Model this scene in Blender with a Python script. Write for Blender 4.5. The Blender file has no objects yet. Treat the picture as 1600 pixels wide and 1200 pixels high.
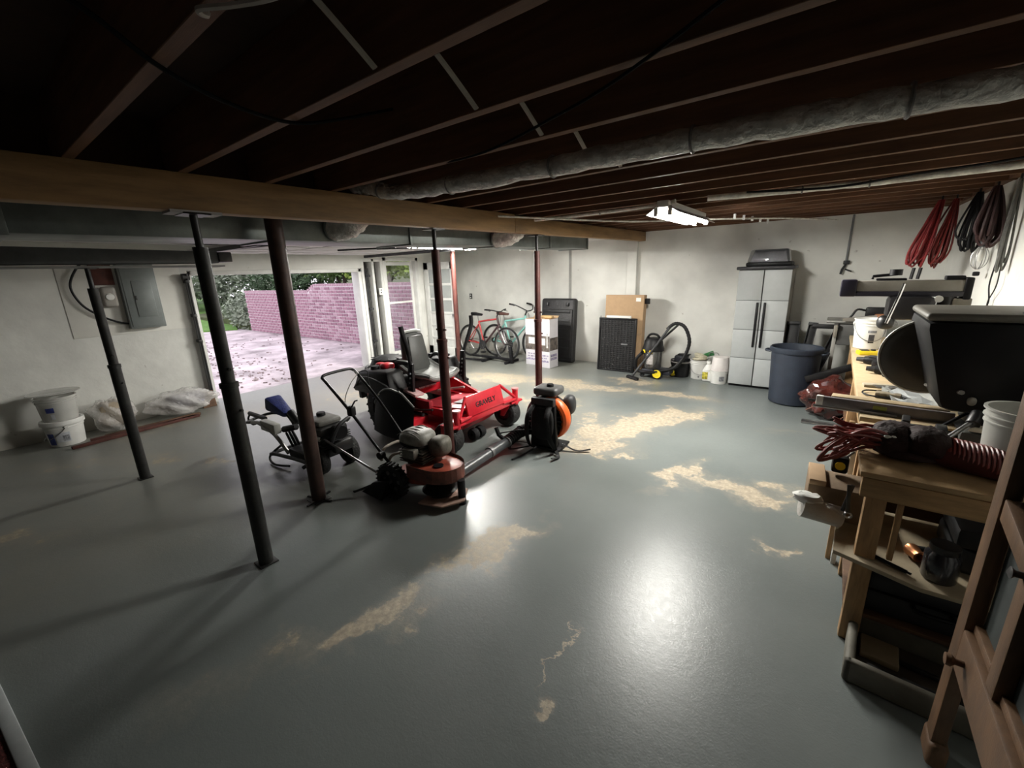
import bpy, bmesh, math, random
from mathutils import Vector, Matrix, Euler
random.seed(7)
PI = math.pi
SC = bpy.context.scene
COL = SC.collection

# ---------------------------------------------------------------- camera
cam_d = bpy.data.cameras.new('camera')
cam = bpy.data.objects.new('camera', cam_d)
COL.objects.link(cam)
YAW, PITCH, ROLL, FPX = math.radians(37.378), math.radians(14.857), math.radians(1.905), 657.05
fw = Vector((-math.sin(YAW)*math.cos(PITCH), math.cos(YAW)*math.cos(PITCH), -math.sin(PITCH)))
rt = Vector((math.cos(YAW), math.sin(YAW), 0))
dn = fw.cross(rt)
rt2 = math.cos(ROLL)*rt + math.sin(ROLL)*dn
dn2 = -math.sin(ROLL)*rt + math.cos(ROLL)*dn
m = Matrix.Identity(4)
for i in range(3):
    m[i][0], m[i][1], m[i][2] = rt2[i], -dn2[i], -fw[i]
m[2][3] = 1.7
cam.matrix_world = m
cam_d.sensor_fit = 'HORIZONTAL'
cam_d.sensor_width = 36.0
cam_d.lens = FPX/1600*36.0
cam_d.clip_start = 0.02
cam_d.clip_end = 300
SC.camera = cam

# ---------------------------------------------------------------- world, exposure
SC.view_settings.view_transform = 'Standard'
SC.view_settings.look = 'None'
SC.view_settings.exposure = 0.0
SC.view_settings.gamma = 1.0
SC.view_settings.use_curve_mapping = False
world = bpy.data.worlds.new('world')
SC.world = world
world.use_nodes = True
bg = world.node_tree.nodes['Background']
bg.inputs['Color'].default_value = (0.96, 0.93, 1.0, 1)      # even overcast sky
SKY = 2.25
bg.inputs['Strength'].default_value = SKY
TUBE_POWER = 440.0       # emission of the shop light tubes by the cabinet
TUBE2_POWER = 600.0      # the one over the mower

# ---------------------------------------------------------------- helpers
MATS = {}
def mat(name, color, rough=0.6, metal=0.0, var=0.12, scale=8.0, bump=0.0, bscale=40.0, emit=None, alpha=None, spec=0.5, transmission=0.0, coat=0.0, stretch=None):
    """procedural principled material: colour broken by two noises, optional bump"""
    if name in MATS: return MATS[name]
    M = bpy.data.materials.new(name); M.use_nodes = True
    nt = M.node_tree; N = nt.nodes; L = nt.links
    b = N['Principled BSDF']
    b.inputs['Roughness'].default_value = rough
    b.inputs['Metallic'].default_value = metal
    b.inputs['Specular IOR Level'].default_value = spec
    b.inputs['Transmission Weight'].default_value = transmission
    b.inputs['Coat Weight'].default_value = coat
    tc = N.new('ShaderNodeTexCoord')
    src = tc.outputs['Object']
    if stretch:
        mp = N.new('ShaderNodeMapping'); mp.inputs['Scale'].default_value = stretch
        L.new(src, mp.inputs['Vector']); src = mp.outputs['Vector']
    nz = N.new('ShaderNodeTexNoise'); nz.inputs['Scale'].default_value = scale
    nz.inputs['Detail'].default_value = 6; nz.inputs['Roughness'].default_value = 0.65
    L.new(src, nz.inputs['Vector'])
    r = N.new('ShaderNodeValToRGB')
    c0 = [max(0, c*(1-var*1.6)) for c in color]; c1 = [min(1, c*(1+var)) for c in color]
    r.color_ramp.elements[0].position = .28; r.color_ramp.elements[0].color = (*c0, 1)
    r.color_ramp.elements[1].position = .72; r.color_ramp.elements[1].color = (*c1, 1)
    L.new(nz.outputs['Fac'], r.inputs['Fac'])
    L.new(r.outputs['Color'], b.inputs['Base Color'])
    if bump > 0:
        n2 = N.new('ShaderNodeTexNoise'); n2.inputs['Scale'].default_value = bscale; n2.inputs['Detail'].default_value = 5
        L.new(src, n2.inputs['Vector'])
        bp = N.new('ShaderNodeBump'); bp.inputs['Strength'].default_value = bump; bp.inputs['Distance'].default_value = 0.02
        L.new(n2.outputs['Fac'], bp.inputs['Height']); L.new(bp.outputs['Normal'], b.inputs['Normal'])
    if emit:
        b.inputs['Emission Color'].default_value = (*emit[0], 1); b.inputs['Emission Strength'].default_value = emit[1]
    if alpha is not None:
        b.inputs['Alpha'].default_value = alpha
    MATS[name] = M
    return M

def Rm(rx=0, ry=0, rz=0): return Euler((rx, ry, rz)).to_matrix().to_4x4()
def T(x, y, z): return Matrix.Translation((x, y, z))
def align(d, up=(0, 0, 1)):
    """matrix whose local z points along d"""
    d = Vector(d).normalized()
    return d.to_track_quat('Z', 'Y').to_matrix().to_4x4()

class MB:
    def __init__(s): s.bm = bmesh.new()
    def merge(s, tmp, M=None):
        if M is not None: bmesh.ops.transform(tmp, matrix=M, verts=tmp.verts)
        me = bpy.data.meshes.new('tmp'); tmp.to_mesh(me); tmp.free()
        s.bm.from_mesh(me); bpy.data.meshes.remove(me)
        return s
    def box(s, lo, hi, bevel=0.0, M=None, seg=2):
        t = bmesh.new()
        bmesh.ops.create_cube(t, size=1.0)
        sz = [hi[i]-lo[i] for i in range(3)]
        bmesh.ops.scale(t, vec=sz, verts=t.verts)
        bmesh.ops.translate(t, vec=[(hi[i]+lo[i])/2 for i in range(3)], verts=t.verts)
        if bevel > 0:
            bmesh.ops.bevel(t, geom=t.edges[:], offset=min(bevel, min(abs(x) for x in sz)*0.49), segments=seg, profile=0.5, affect='EDGES')
        return s.merge(t, M)
    def hexa(s, pts, bevel=0.0, M=None):
        """8 corners: bottom four (ccw) then top four"""
        t = bmesh.new()
        v = [t.verts.new(p) for p in pts]
        for f in ((3,2,1,0),(4,5,6,7),(0,1,5,4),(1,2,6,5),(2,3,7,6),(3,0,4,7)): t.faces.new([v[i] for i in f])
        bmesh.ops.recalc_face_normals(t, faces=t.faces)
        if bevel > 0: bmesh.ops.bevel(t, geom=t.edges[:], offset=bevel, segments=2, profile=0.5, affect='EDGES')
        return s.merge(t, M)
    def prism(s, poly, z0, z1, bevel=0.0, M=None):
        t = bmesh.new()
        a = [t.verts.new((x, y, z0)) for x, y in poly]; b = [t.verts.new((x, y, z1)) for x, y in poly]
        n = len(poly)
        t.faces.new(a[::-1]); t.faces.new(b)
        for i in range(n): t.faces.new((a[i], a[(i+1)%n], b[(i+1)%n], b[i]))
        bmesh.ops.recalc_face_normals(t, faces=t.faces)
        if bevel > 0: bmesh.ops.bevel(t, geom=t.edges[:], offset=bevel, segments=2, profile=0.5, affect='EDGES')
        return s.merge(t, M)
    def tube(s, pts, r, seg=10, closed=False, cap=True, flat=1.0, M=None):
        t = bmesh.new()
        P = [Vector(p) for p in pts]; n = len(P)
        rr = r if isinstance(r, (list, tuple)) else [r]*n
        rings = []; prev = None
        for i in range(n):
            if closed: tan = P[(i+1)%n]-P[i-1]
            else: tan = P[min(i+1, n-1)]-P[max(i-1, 0)]
            if tan.length < 1e-9: tan = Vector((0, 0, 1))
            tan.normalize()
            if prev is None:
                u = tan.orthogonal().normalized()
                if abs(tan.z) < 0.95: u = Vector((0, 0, 1)).cross(tan).normalized()
            else:
                u = prev - tan*prev.dot(tan)
                u = u.normalized() if u.length > 1e-6 else tan.orthogonal().normalized()
            prev = u
            w = tan.cross(u)
            rings.append([t.verts.new(P[i] + rr[i]*(math.cos(2*PI*k/seg)*u + flat*math.sin(2*PI*k/seg)*w)) for k in range(seg)])
        for i in range(n if closed else n-1):
            a, b = rings[i], rings[(i+1)%n]
            for k in range(seg): t.faces.new((a[k], a[(k+1)%seg], b[(k+1)%seg], b[k]))
        if cap and not closed:
            t.faces.new(rings[0][::-1]); t.faces.new(rings[-1])
        bmesh.ops.recalc_face_normals(t, faces=t.faces)
        return s.merge(t, M)
    def lathe(s, prof, seg=24, M=None, closed=False, cap=False):
        """profile of (r, z)"""
        t = bmesh.new(); rings = []
        for r, z in prof:
            if r < 1e-5: rings.append([t.verts.new((0, 0, z))])
            else: rings.append([t.verts.new((r*math.cos(2*PI*k/seg), r*math.sin(2*PI*k/seg), z)) for k in range(seg)])
        m_ = len(rings)
        for i in range(m_ if closed else m_-1):
            a, b = rings[i], rings[(i+1)%m_]
            for k in range(seg):
                k2 = (k+1)%seg
                if len(a) == 1 and len(b) == 1: continue
                if len(a) == 1: t.faces.new((a[0], b[k], b[k2]))
                elif len(b) == 1: t.faces.new((a[k], b[0], a[k2]))
                else: t.faces.new((a[k], a[k2], b[k2], b[k]))
        if cap:
            for rg in (rings[0], rings[-1]):
                if len(rg) > 2: t.faces.new(rg)
        bmesh.ops.recalc_face_normals(t, faces=t.faces)
        return s.merge(t, M)
    def cyl(s, a, b, r, seg=16, r2=None):
        a, b = Vector(a), Vector(b)
        return s.tube([a, b], [r, r if r2 is None else r2], seg)
    def torus(s, c, R, r, axis=(0, 0, 1), seg=28, sub=8, sy=1.0):
        A = T(*c) @ align(axis)
        return s.tube([A @ Vector((R*math.cos(2*PI*k/seg), sy*R*math.sin(2*PI*k/seg), 0)) for k in range(seg)], r, sub, closed=True)
    def blob(s, c, sz, e=2.0, seg=20, rings=12, M=None, noise=0.0, seed=0):
        """superellipsoid; e=2 ball, 4+ rounded box"""
        t = bmesh.new(); rn = random.Random(seed)
        bmesh.ops.create_uvsphere(t, u_segments=seg, v_segments=rings, radius=1.0)
        for v in t.verts:
            d = v.co.normalized()
            k = (abs(d.x)**e + abs(d.y)**e + abs(d.z)**e)**(-1.0/e)
            f = 1+rn.uniform(-noise, noise)
            v.co = Vector((d.x*k*sz[0]*f, d.y*k*sz[1]*f, d.z*k*sz[2]*f)) + Vector(c)
        return s.merge(t, M)
    def sheet(s, f, nu, nv, thick=0.0, M=None):
        """surface f(u,v) with u,v in 0..1"""
        t = bmesh.new()
        g = [[t.verts.new(f(i/nu, j/nv)) for j in range(nv+1)] for i in range(nu+1)]
        for i in range(nu):
            for j in range(nv): t.faces.new((g[i][j], g[i+1][j], g[i+1][j+1], g[i][j+1]))
        if thick:
            bmesh.ops.solidify(t, geom=t.faces[:], thickness=thick)
        bmesh.ops.recalc_face_normals(t, faces=t.faces)
        return s.merge(t, M)
    def build(s, name, m, parent=None, loc=None, rot=None, smooth=True, angle=38):
        me = bpy.data.meshes.new(name)
        s.bm.to_mesh(me); s.bm.free()
        if smooth and len(me.polygons):
            me.polygons.foreach_set('use_smooth', [True]*len(me.polygons))
            me.set_sharp_from_angle(angle=math.radians(angle))
        if m is not None: me.materials.append(m)
        o = bpy.data.objects.new(name, me); COL.objects.link(o)
        if parent: o.parent = parent
        if loc: o.location = loc
        if rot: o.rotation_euler = rot
        return o

def tag(o, label=None, cat=None, group=None, kind=None):
    if label: o['label'] = label
    if cat: o['category'] = cat
    if group: o['group'] = group
    if kind: o['kind'] = kind
    return o
def thing(name, loc, label, cat, rz=0.0, group=None, rot=None):
    o = bpy.data.objects.new(name, None); COL.objects.link(o)
    o.empty_display_size = 0.1
    o.location = loc; o.rotation_euler = rot if rot else (0, 0, rz)
    return tag(o, label, cat, group)
def struct(mb, name, m, parent=None, **k):
    o = mb.build(name, m, parent, **k)
    if parent is None: o['kind'] = 'structure'
    return o
def copy_tree(o, parent=None):
    kids = list(o.children)
    c = o.copy(); COL.objects.link(c)
    if parent: c.parent = parent
    for k in kids: copy_tree(k, c)
    return c
def arc(c, r, a0, a1, n, plane='xz'):
    out = []
    for i in range(n+1):
        a = a0+(a1-a0)*i/n
        u, v = r*math.cos(a), r*math.sin(a)
        out.append({'xz': (c[0]+u, c[1], c[2]+v), 'xy': (c[0]+u, c[1]+v, c[2]), 'yz': (c[0], c[1]+u, c[2]+v)}[plane])
    return out
def smooth_path(pts, n=6):
    """Catmull-Rom through the points"""
    P = [Vector(p) for p in pts]; out = []
    for i in range(len(P)-1):
        p0, p1, p2, p3 = P[max(i-1, 0)], P[i], P[i+1], P[min(i+2, len(P)-1)]
        for k in range(n):
            t = k/n
            out.append(0.5*((2*p1)+(-p0+p2)*t+(2*p0-5*p1+4*p2-p3)*t*t+(-p0+3*p1-3*p2+p3)*t**3))
    out.append(P[-1])
    return out
def text_mesh(txt, size, name, m, parent, M, depth=0.002, bold=True):
    cu = bpy.data.curves.new('tx', 'FONT'); cu.body = txt; cu.size = size; cu.extrude = depth
    cu.align_x = 'CENTER'; cu.align_y = 'CENTER'
    if bold: cu.offset = size*0.018
    o = bpy.data.objects.new('tx', cu); COL.objects.link(o)
    dg = bpy.context.evaluated_depsgraph_get(); dg.update()
    me = bpy.data.meshes.new_from_object(o.evaluated_get(dg))
    bpy.data.objects.remove(o); bpy.data.curves.remove(cu)
    me.transform(M); me.materials.clear(); me.materials.append(m); me.name = name
    ob = bpy.data.objects.new(name, me); COL.objects.link(ob)
    if parent: ob.parent = parent
    return ob

# ---------------------------------------------------------------- palette
BLACK = mat('black_plastic', (0.008, 0.008, 0.009), 0.5, var=.3, spec=.25)
DARK = mat('dark_rubber', (0.012, 0.012, 0.013), 0.8, var=.3, bump=.2, spec=.25)
DGREY = mat('dark_grey_plastic', (0.035, 0.036, 0.038), 0.5, var=.2, spec=.3)
MGREY = mat('mid_grey', (0.16, 0.165, 0.17), 0.5, var=.15)
STEEL = mat('steel', (0.42, 0.42, 0.42), 0.35, 1.0, var=.15)
DSTEEL = mat('dark_steel', (0.07, 0.07, 0.07), 0.45, 0.8, var=.25)
WHITE_P = mat('white_plastic', (0.74, 0.74, 0.71), 0.4, var=.05)
WHITE_W = mat('white_paint_wood', (0.70, 0.70, 0.67), 0.5, var=.08, scale=5)
CARD = mat('cardboard', (0.42, 0.28, 0.16), 0.85, var=.08)
WOOD = mat('pale_wood', (0.42, 0.26, 0.12), 0.65, var=.25, scale=3, stretch=(2, 14, 14), bump=.1)
WOOD_Z = mat('pale_wood_upright', (0.40, 0.24, 0.11), 0.65, var=.25, scale=3, stretch=(14, 14, 2), bump=.1)
BROWNW = mat('brown_wood', (0.12, 0.06, 0.028), 0.7, var=.3, scale=3, stretch=(2, 14, 14))
RED = mat('mower_red', (0.62, 0.02, 0.035), 0.32, var=.12, coat=.3)
DRED = mat('dark_red', (0.16, 0.015, 0.012), 0.5, var=.3)
YELLOW = mat('yellow_plastic', (0.80, 0.62, 0.02), 0.4, var=.05)
ORANGE = mat('orange_plastic', (0.85, 0.13, 0.02), 0.4, var=.08)
# ================================================================ room shell
def floor_material():
    M = bpy.data.materials.new('painted_concrete'); M.use_nodes = True
    nt = M.node_tree; N = nt.nodes; L = nt.links; b = N['Principled BSDF']
    tc = N.new('ShaderNodeTexCoord'); pos = tc.outputs['Object']
    def math_(op, a, c=None, clamp=False):
        n = N.new('ShaderNodeMath'); n.operation = op; n.use_clamp = clamp
        for i, x in enumerate((a, c)):
            if x is None: continue
            if isinstance(x, (int, float)): n.inputs[i].default_value = x
            else: L.new(x, n.inputs[i])
        return n.outputs[0]
    def noise(scale, detail=6, rough=.6, vec=pos):
        n = N.new('ShaderNodeTexNoise'); n.inputs['Scale'].default_value = scale
        n.inputs['Detail'].default_value = detail; n.inputs['Roughness'].default_value = rough
        L.new(vec, n.inputs['Vector']); return n.outputs['Fac']
    n_edge = noise(5.0, 9, .72); n_fine = noise(26.0, 6, .7); n_big = noise(.9, 4, .5)
    dn = N.new('ShaderNodeTexNoise'); dn.inputs['Scale'].default_value = 2.6; dn.inputs['Detail'].default_value = 7; dn.inputs['Roughness'].default_value = .62
    L.new(pos, dn.inputs['Vector'])
    dm = N.new('ShaderNodeVectorMath'); dm.operation = 'MULTIPLY_ADD'; dm.inputs[1].default_value = (.85, .85, 0); dm.inputs[2].default_value = (-.425, -.425, 0)
    L.new(dn.outputs['Color'], dm.inputs[0])
    da = N.new('ShaderNodeVectorMath'); da.operation = 'ADD'; L.new(pos, da.inputs[0]); L.new(dm.outputs['Vector'], da.inputs[1])
    wpos = da.outputs['Vector']
    # worn patches: centre x,y, half length, half width, angle, strength
    patches = [(-1.66, 4.2, 1.0, .30, 65, 1.0), (-1.30, 4.95, .42, .22, 40, 1.0), (-1.75, 3.5, .45, .22, 40, .85),
        (-.86, 3.4, .36, .13, 70, 1.0), (-.45, 3.36, .45, .16, 10, .85), (-.12, 3.6, .3, .12, 20, .7),
        (-1.55, 1.82, .36, .15, 65, 1.0), (-1.66, 1.0, .40, .13, 72, .85), (-1.8, .7, .3, .12, 60, .55),
        (-.76, 1.16, .07, .045, 70, 1.0), (-.8, 1.41, .14, .010, 88, 1.0),
        (-2.35, 6.2, .5, .28, 0, .8), (-1.6, 5.75, .65, .16, 8, .85), (-2.5, 5.65, .6, .22, 10, .75), (-1.52, 3.45, .3, .06, 30, .7),
        (-3.2, 5.5, .9, .40, 0, .85), (-4.3, 5.3, .9, .45, 10, .8), (-2.9, 4.6, .6, .5, 0, .75), (-2.2, 4.3, .4, .3, 0, .6), (-5.5, 3.4, .9, .7, 60, .55),
        (-6.5, 4.5, .5, .4, 60, .7), (-5.9, 2.3, .8, .4, 30, .5), (-5.2, .95, .35, .16, 40, .6), (-5.75, .47, .5, .15, 40, .5),
        (-4.4, -.1, .35, .14, 50, .7), (-1.95, .3, .25, .12, 60, .35), (-4.65, 1.27, .12, .05, 10, .8), (-6.5, 1.3, .3, .7, 0, .6),
        (-.06, 2.75, .09, .06, 0, .7), (.02, 3.3, .2, .05, 30, .6), (-.2, 5.0, .3, .06, 20, .5), (-2.2, 2.6, .3, .2, 40, .3), (-4.9, 4.2, .8, .5, 0, .5)]
    tot = None
    for (x, y, a, c, ang, s) in patches:
        mp = N.new('ShaderNodeMapping'); mp.vector_type = 'TEXTURE'
        mp.inputs['Location'].default_value = (x, y, 0); mp.inputs['Rotation'].default_value = (0, 0, math.radians(ang))
        mp.inputs['Scale'].default_value = (a, c, 1000)
        L.new(wpos, mp.inputs['Vector'])
        ln = N.new('ShaderNodeVectorMath'); ln.operation = 'LENGTH'; L.new(mp.outputs['Vector'], ln.inputs[0])
        v = math_('MULTIPLY', math_('SUBTRACT', 1.35, ln.outputs['Value'], True), s)
        tot = v if tot is None else math_('MAXIMUM', tot, v)
    # ragged: patch strength against noise
    k = math_('ADD', math_('MULTIPLY', tot, .8), math_('SUBTRACT', math_('MULTIPLY', n_edge, 1.5), 1.12))
    mask = math_('MULTIPLY', k, 5.0, True)
    soft = math_('MULTIPLY', math_('MULTIPLY', tot, .75), n_fine, True)
    mask = math_('MAXIMUM', math_('MULTIPLY', mask, math_('ADD', math_('MULTIPLY', n_fine, 1.2), .2, True)), math_('MULTIPLY', soft, .9))
    # small chips everywhere
    ch = math_('MULTIPLY', math_('SUBTRACT', noise(9.0, 8, .75), .735), 14, True)
    mask = math_('MAXIMUM', mask, math_('MULTIPLY', ch, .55), True)
    grey = N.new('ShaderNodeValToRGB')
    grey.color_ramp.elements[0].position = .3; grey.color_ramp.elements[0].color = (.135, .154, .150, 1)
    grey.color_ramp.elements[1].position = .7; grey.color_ramp.elements[1].color = (.190, .210, .204, 1)
    L.new(n_big, grey.inputs['Fac'])
    tan = N.new('ShaderNodeValToRGB')
    tan.color_ramp.elements[0].position = .3; tan.color_ramp.elements[0].color = (.34, .27, .18, 1)
    tan.color_ramp.elements[1].position = .75; tan.color_ramp.elements[1].color = (.58, .50, .38, 1)
    L.new(n_fine, tan.inputs['Fac'])
    mx = N.new('ShaderNodeMix'); mx.data_type = 'RGBA'
    L.new(mask, mx.inputs['Factor']); L.new(grey.outputs['Color'], mx.inputs['A']); L.new(tan.outputs['Color'], mx.inputs['B'])
    # dirty warm veil over the garage bay and along the left
    dv = N.new('ShaderNodeMix'); dv.data_type = 'RGBA'; dv.inputs['B'].default_value = (.25, .22, .16, 1)
    sp = N.new('ShaderNodeSeparateXYZ'); L.new(pos, sp.inputs[0])
    f = math_('MULTIPLY', math_('MULTIPLY', math_('SUBTRACT', -2.6, sp.outputs['X'], True), .55), n_edge, True)
    L.new(f, dv.inputs['Factor']); L.new(mx.outputs['Result'], dv.inputs['A'])
    L.new(dv.outputs['Result'], b.inputs['Base Color'])
    rr = math_('ADD', math_('MULTIPLY', n_fine, .20), math_('ADD', .225, math_('MULTIPLY', mask, .25)))
    L.new(rr, b.inputs['Roughness'])
    b.inputs['Specular IOR Level'].default_value = .5
    bp = N.new('ShaderNodeBump'); bp.inputs['Strength'].default_value = .22; bp.inputs['Distance'].default_value = .005
    L.new(math_('SUBTRACT', math_('ADD', math_('MULTIPLY', noise(40, 4, .6), .6), math_('MULTIPLY', noise(130, 3, .6), .5)), math_('MULTIPLY', mask, .2)), bp.inputs['Height'])
    L.new(bp.outputs['Normal'], b.inputs['Normal'])
    return M
def wall_material(name, col=(.62, .62, .57)):
    M = bpy.data.materials.new(name); M.use_nodes = True
    nt = M.node_tree; N = nt.nodes; L = nt.links; b = N['Principled BSDF']
    b.inputs['Roughness'].default_value = .75; b.inputs['Specular IOR Level'].default_value = .25
    tc = N.new('ShaderNodeTexCoord'); pos = tc.outputs['Object']
    n1 = N.new('ShaderNodeTexNoise'); n1.inputs['Scale'].default_value = 2.2; n1.inputs['Detail'].default_value = 7; L.new(pos, n1.inputs['Vector'])
    r1 = N.new('ShaderNodeValToRGB')
    r1.color_ramp.elements[0].position = .3; r1.color_ramp.elements[0].color = (*[c*.82 for c in col], 1)
    r1.color_ramp.elements[1].position = .62; r1.color_ramp.elements[1].color = (*col, 1)
    L.new(n1.outputs['Fac'], r1.inputs['Fac'])
    # dark specks and scuffs
    n2 = N.new('ShaderNodeTexNoise'); n2.inputs['Scale'].default_value = 11; n2.inputs['Detail'].default_value = 3; L.new(pos, n2.inputs['Vector'])
    r2 = N.new('ShaderNodeValToRGB'); r2.color_ramp.elements[0].position = .72; r2.color_ramp.elements[0].color = (0, 0, 0, 1)
    r2.color_ramp.elements[1].position = .80; r2.color_ramp.elements[1].color = (.75, .75, .75, 1); L.new(n2.outputs['Fac'], r2.inputs['Fac'])
    mx = N.new('ShaderNodeMix'); mx.data_type = 'RGBA'; mx.inputs['B'].default_value = (.20, .17, .13, 1)
    L.new(r2.outputs['Color'], mx.inputs['Factor']); L.new(r1.outputs['Color'], mx.inputs['A'])
    # settled dirt along the foot of the wall
    sp = N.new('ShaderNodeSeparateXYZ'); L.new(pos, sp.inputs[0])
    ad = N.new('ShaderNodeMath'); ad.operation = 'MULTIPLY_ADD'; ad.inputs[1].default_value = -.5; L.new(n1.outputs['Fac'], ad.inputs[0]); L.new(sp.outputs['Z'], ad.inputs[2])
    r3 = N.new('ShaderNodeMapRange'); r3.inputs['From Min'].default_value = -.26; r3.inputs['From Max'].default_value = .06
    r3.inputs['To Min'].default_value = .55; r3.inputs['To Max'].default_value = 0; L.new(ad.outputs[0], r3.inputs['Value'])
    m3 = N.new('ShaderNodeMix'); m3.data_type = 'RGBA'; m3.inputs['B'].default_value = (.24, .20, .14, 1)
    L.new(r3.outputs['Result'], m3.inputs['Factor']); L.new(mx.outputs['Result'], m3.inputs['A'])
    L.new(m3.outputs['Result'], b.inputs['Base Color'])
    bp = N.new('ShaderNodeBump'); bp.inputs['Strength'].default_value = .35; bp.inputs['Distance'].default_value = .015
    n4 = N.new('ShaderNodeTexNoise'); n4.inputs['Scale'].default_value = 9; n4.inputs['Detail'].default_value = 8; L.new(pos, n4.inputs['Vector'])
    L.new(n4.outputs['Fac'], bp.inputs['Height']); L.new(bp.outputs['Normal'], b.inputs['Normal'])
    return M
WALL = wall_material('dirty_white_wall', (.73, .73, .69))
CEILW = mat('white_ceiling_paint', (.62, .60, .60), .7, var=.08, scale=3)
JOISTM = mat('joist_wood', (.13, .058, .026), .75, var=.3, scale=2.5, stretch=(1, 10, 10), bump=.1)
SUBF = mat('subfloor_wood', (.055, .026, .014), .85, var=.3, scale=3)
BEAMM = mat('beam_wood', (.27, .155, .062), .7, var=.28, scale=2.2, stretch=(10, .8, 6), bump=.12)
DBOARD = mat('dark_board', (.022, .017, .014), .9, var=.6, scale=9)

XL, XR, YB, YF = -7.03, 1.0, 7.2, -3.2
struct(MB().box((XL-.22, YF-.2, -.2), (XR+.2, YB+.2, 0)), 'floor', floor_material())
w = MB()
w.box((XL-.22, YF, 0), (XL, 2.06, 2.5)).box((XL-.22, 2.06, 1.86), (XL, 4.76, 2.5)).box((XL-.22, 5.22, 2.03), (XL, 6.08, 2.5)).box((XL-.22, 6.08, 0), (XL, YB, 2.5))
w.box((XL-.22, 4.76, 2.03), (XL, 5.22, 2.5))
struct(w, 'wall_left', WALL)
w = MB(); w.box((XL-.22, YB, 0), (XR+.2, YB+.2, 2.6)); struct(w, 'wall_back', WALL)
w = MB(); w.box((XR, YF, 0), (XR+.2, YB, 2.6)); struct(w, 'wall_right', WALL)
w = MB(); w.box((XL-.22, YF-.2, 0), (XR+.2, YF, 2.6)); struct(w, 'wall_front', mat('dark_front_wall', (.05, .04, .035), .85, var=.3))  # unseen wall behind the camera, coloured dark to cut bounced light
w = MB(); w.box((-2.90, YB-.07, 0), (-2.735, YB, 2.26), .006); struct(w, 'trim_1', WALL)      # pilaster under the beam end
w = MB(); w.box((-4.06, YB-.012, .75), (-4.01, YB, 2.2), .004); struct(w, 'trim_2', mat('grey_wall_strip', (.34, .34, .32), .8))
# foot of the pier between garage opening and side door: open studs over a dark mottled board
pier = MB().box((XL-.22, 4.80, 0), (XL-.17, 5.22, 2.03)).build('wall_pier', DBOARD); pier['kind'] = 'structure'
for i, (y0, y1) in enumerate(((4.76, 4.81), (4.98, 5.03), (5.17, 5.225))):
    MB().box((XL-.17, y0, 0), (XL, y1, 2.03), .004).build('stud', WHITE_W, pier)
MB().box((XL-.17, 4.81, 0), (XL, 5.17, .045), .004).build('sole_plate', WHITE_W, pier)
MB().box((XL-.17, 4.81, 1.98), (XL, 5.17, 2.03), .004).build('top_plate', WHITE_W, pier)
o = MB().box((XL, 5.075, 1.36), (XL+.03, 5.15, 1.49), .006).build('outlet_box', WHITE_P, pier)
for dz in (.03, .08): MB().box((XL+.03, 5.10, 1.36+dz), (XL+.032, 5.125, 1.36+dz+.025)).build('socket', DGREY, o)
# jamb boards of the garage opening
struct(MB().box((XL-.26, 4.70, 0), (XL-.03, 4.76, 1.86), .006), 'trim_3', WHITE_W)
struct(MB().box((XL-.26, 2.06, 0), (XL-.03, 2.11, 1.86), .006), 'trim_4', WHITE_W)
struct(MB().box((XL-.26, 2.06, 1.80), (XL-.03, 4.76, 1.86), .006), 'trim_5', WHITE_W)

# ceiling: subfloor boards over joists on the right, white plaster over the garage bay
def jz(y): return 2.205 + .0112*y
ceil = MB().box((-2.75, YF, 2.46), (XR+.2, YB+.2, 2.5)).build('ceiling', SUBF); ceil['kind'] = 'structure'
js = None
for k in range(-8, 18):
    y = .438 + .392*k
    if y > YB-.05 or y < YF+.05: continue
    z = jz(y)
    if js is None or True:
        MB().box((-2.75, y-.02, z), (XR, y+.02, 2.46), .002, seg=1).build('joist', JOISTM, ceil)
    if k < 6 and k > -2:      # curved bridging straps between joists, top of one to the foot of the next
        y0 = y-.392+.02
        pts = [(-1.02, y0+(y-.03-y0)*t, 2.40-(2.40-z-.004)*(t**1.25)) for t in [i/8 for i in range(9)]]
        MB().tube(pts, .011, 6, flat=.5).build('bridging_strap', mat('bridging_metal', (.45, .40, .33), .6), ceil)
struct(MB().box((XL-.22, YF, 2.19), (-2.95, YB, 2.23)), 'ceiling_garage', CEILW)
struct(MB().box((-2.75, YB-.03, 2.275), (XR, YB, 2.46)), 'trim_6', JOISTM)     # rim board over the back wall
struct(MB().box((XR-.05, YF, 2.27), (XR, YB, 2.46)), 'trim_7', JOISTM)
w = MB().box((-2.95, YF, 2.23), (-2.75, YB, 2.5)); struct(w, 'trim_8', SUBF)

# roll of the raised garage door overhead
gd = thing('garage_door', (-5.85, 3.42, 2.09), 'white sectional garage door raised flat under the ceiling', 'garage door')
for i in range(4):
    x0 = -1.06+i*.535
    p = MB().box((x0, -1.34, 0), (x0+.525, 1.34, .035), .006).build('door_section', CEILW, gd)
    for j in range(3):
        MB().box((x0+.05, -1.25+j*.86, -.008), (x0+.47, -.49+j*.86, .0), .004).build('raised_panel', CEILW, p)
for sy in (-1.38, 1.38):
    MB().box((-1.1, sy-.02, -.05), (1.15, sy+.02, -.005)).build('track', DSTEEL, gd)
for (a, b) in (((.95, -1.36, -.02), (1.1, -.9, .07)), ((.9, .2, -.03), (1.12, .95, -.01)), ((.2, 1.37, -.03), (1.2, 1.1, -.03)), ((-.4, -1.3, -.02), (1.2, -1.2, -.03)), ((.3, 0, -.02), (1.1, .35, -.02))):
    MB().tube([a, b], .012, 6).build('brace', BLACK, gd)
trk = thing('door_track', (-6.97, 2.04, 0), 'grey steel garage door track up the left side of the opening', 'track')
MB().box((-.045, -.03, 0.02), (.02, .0, 1.80), .004).build('rail', MGREY, trk)
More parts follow.
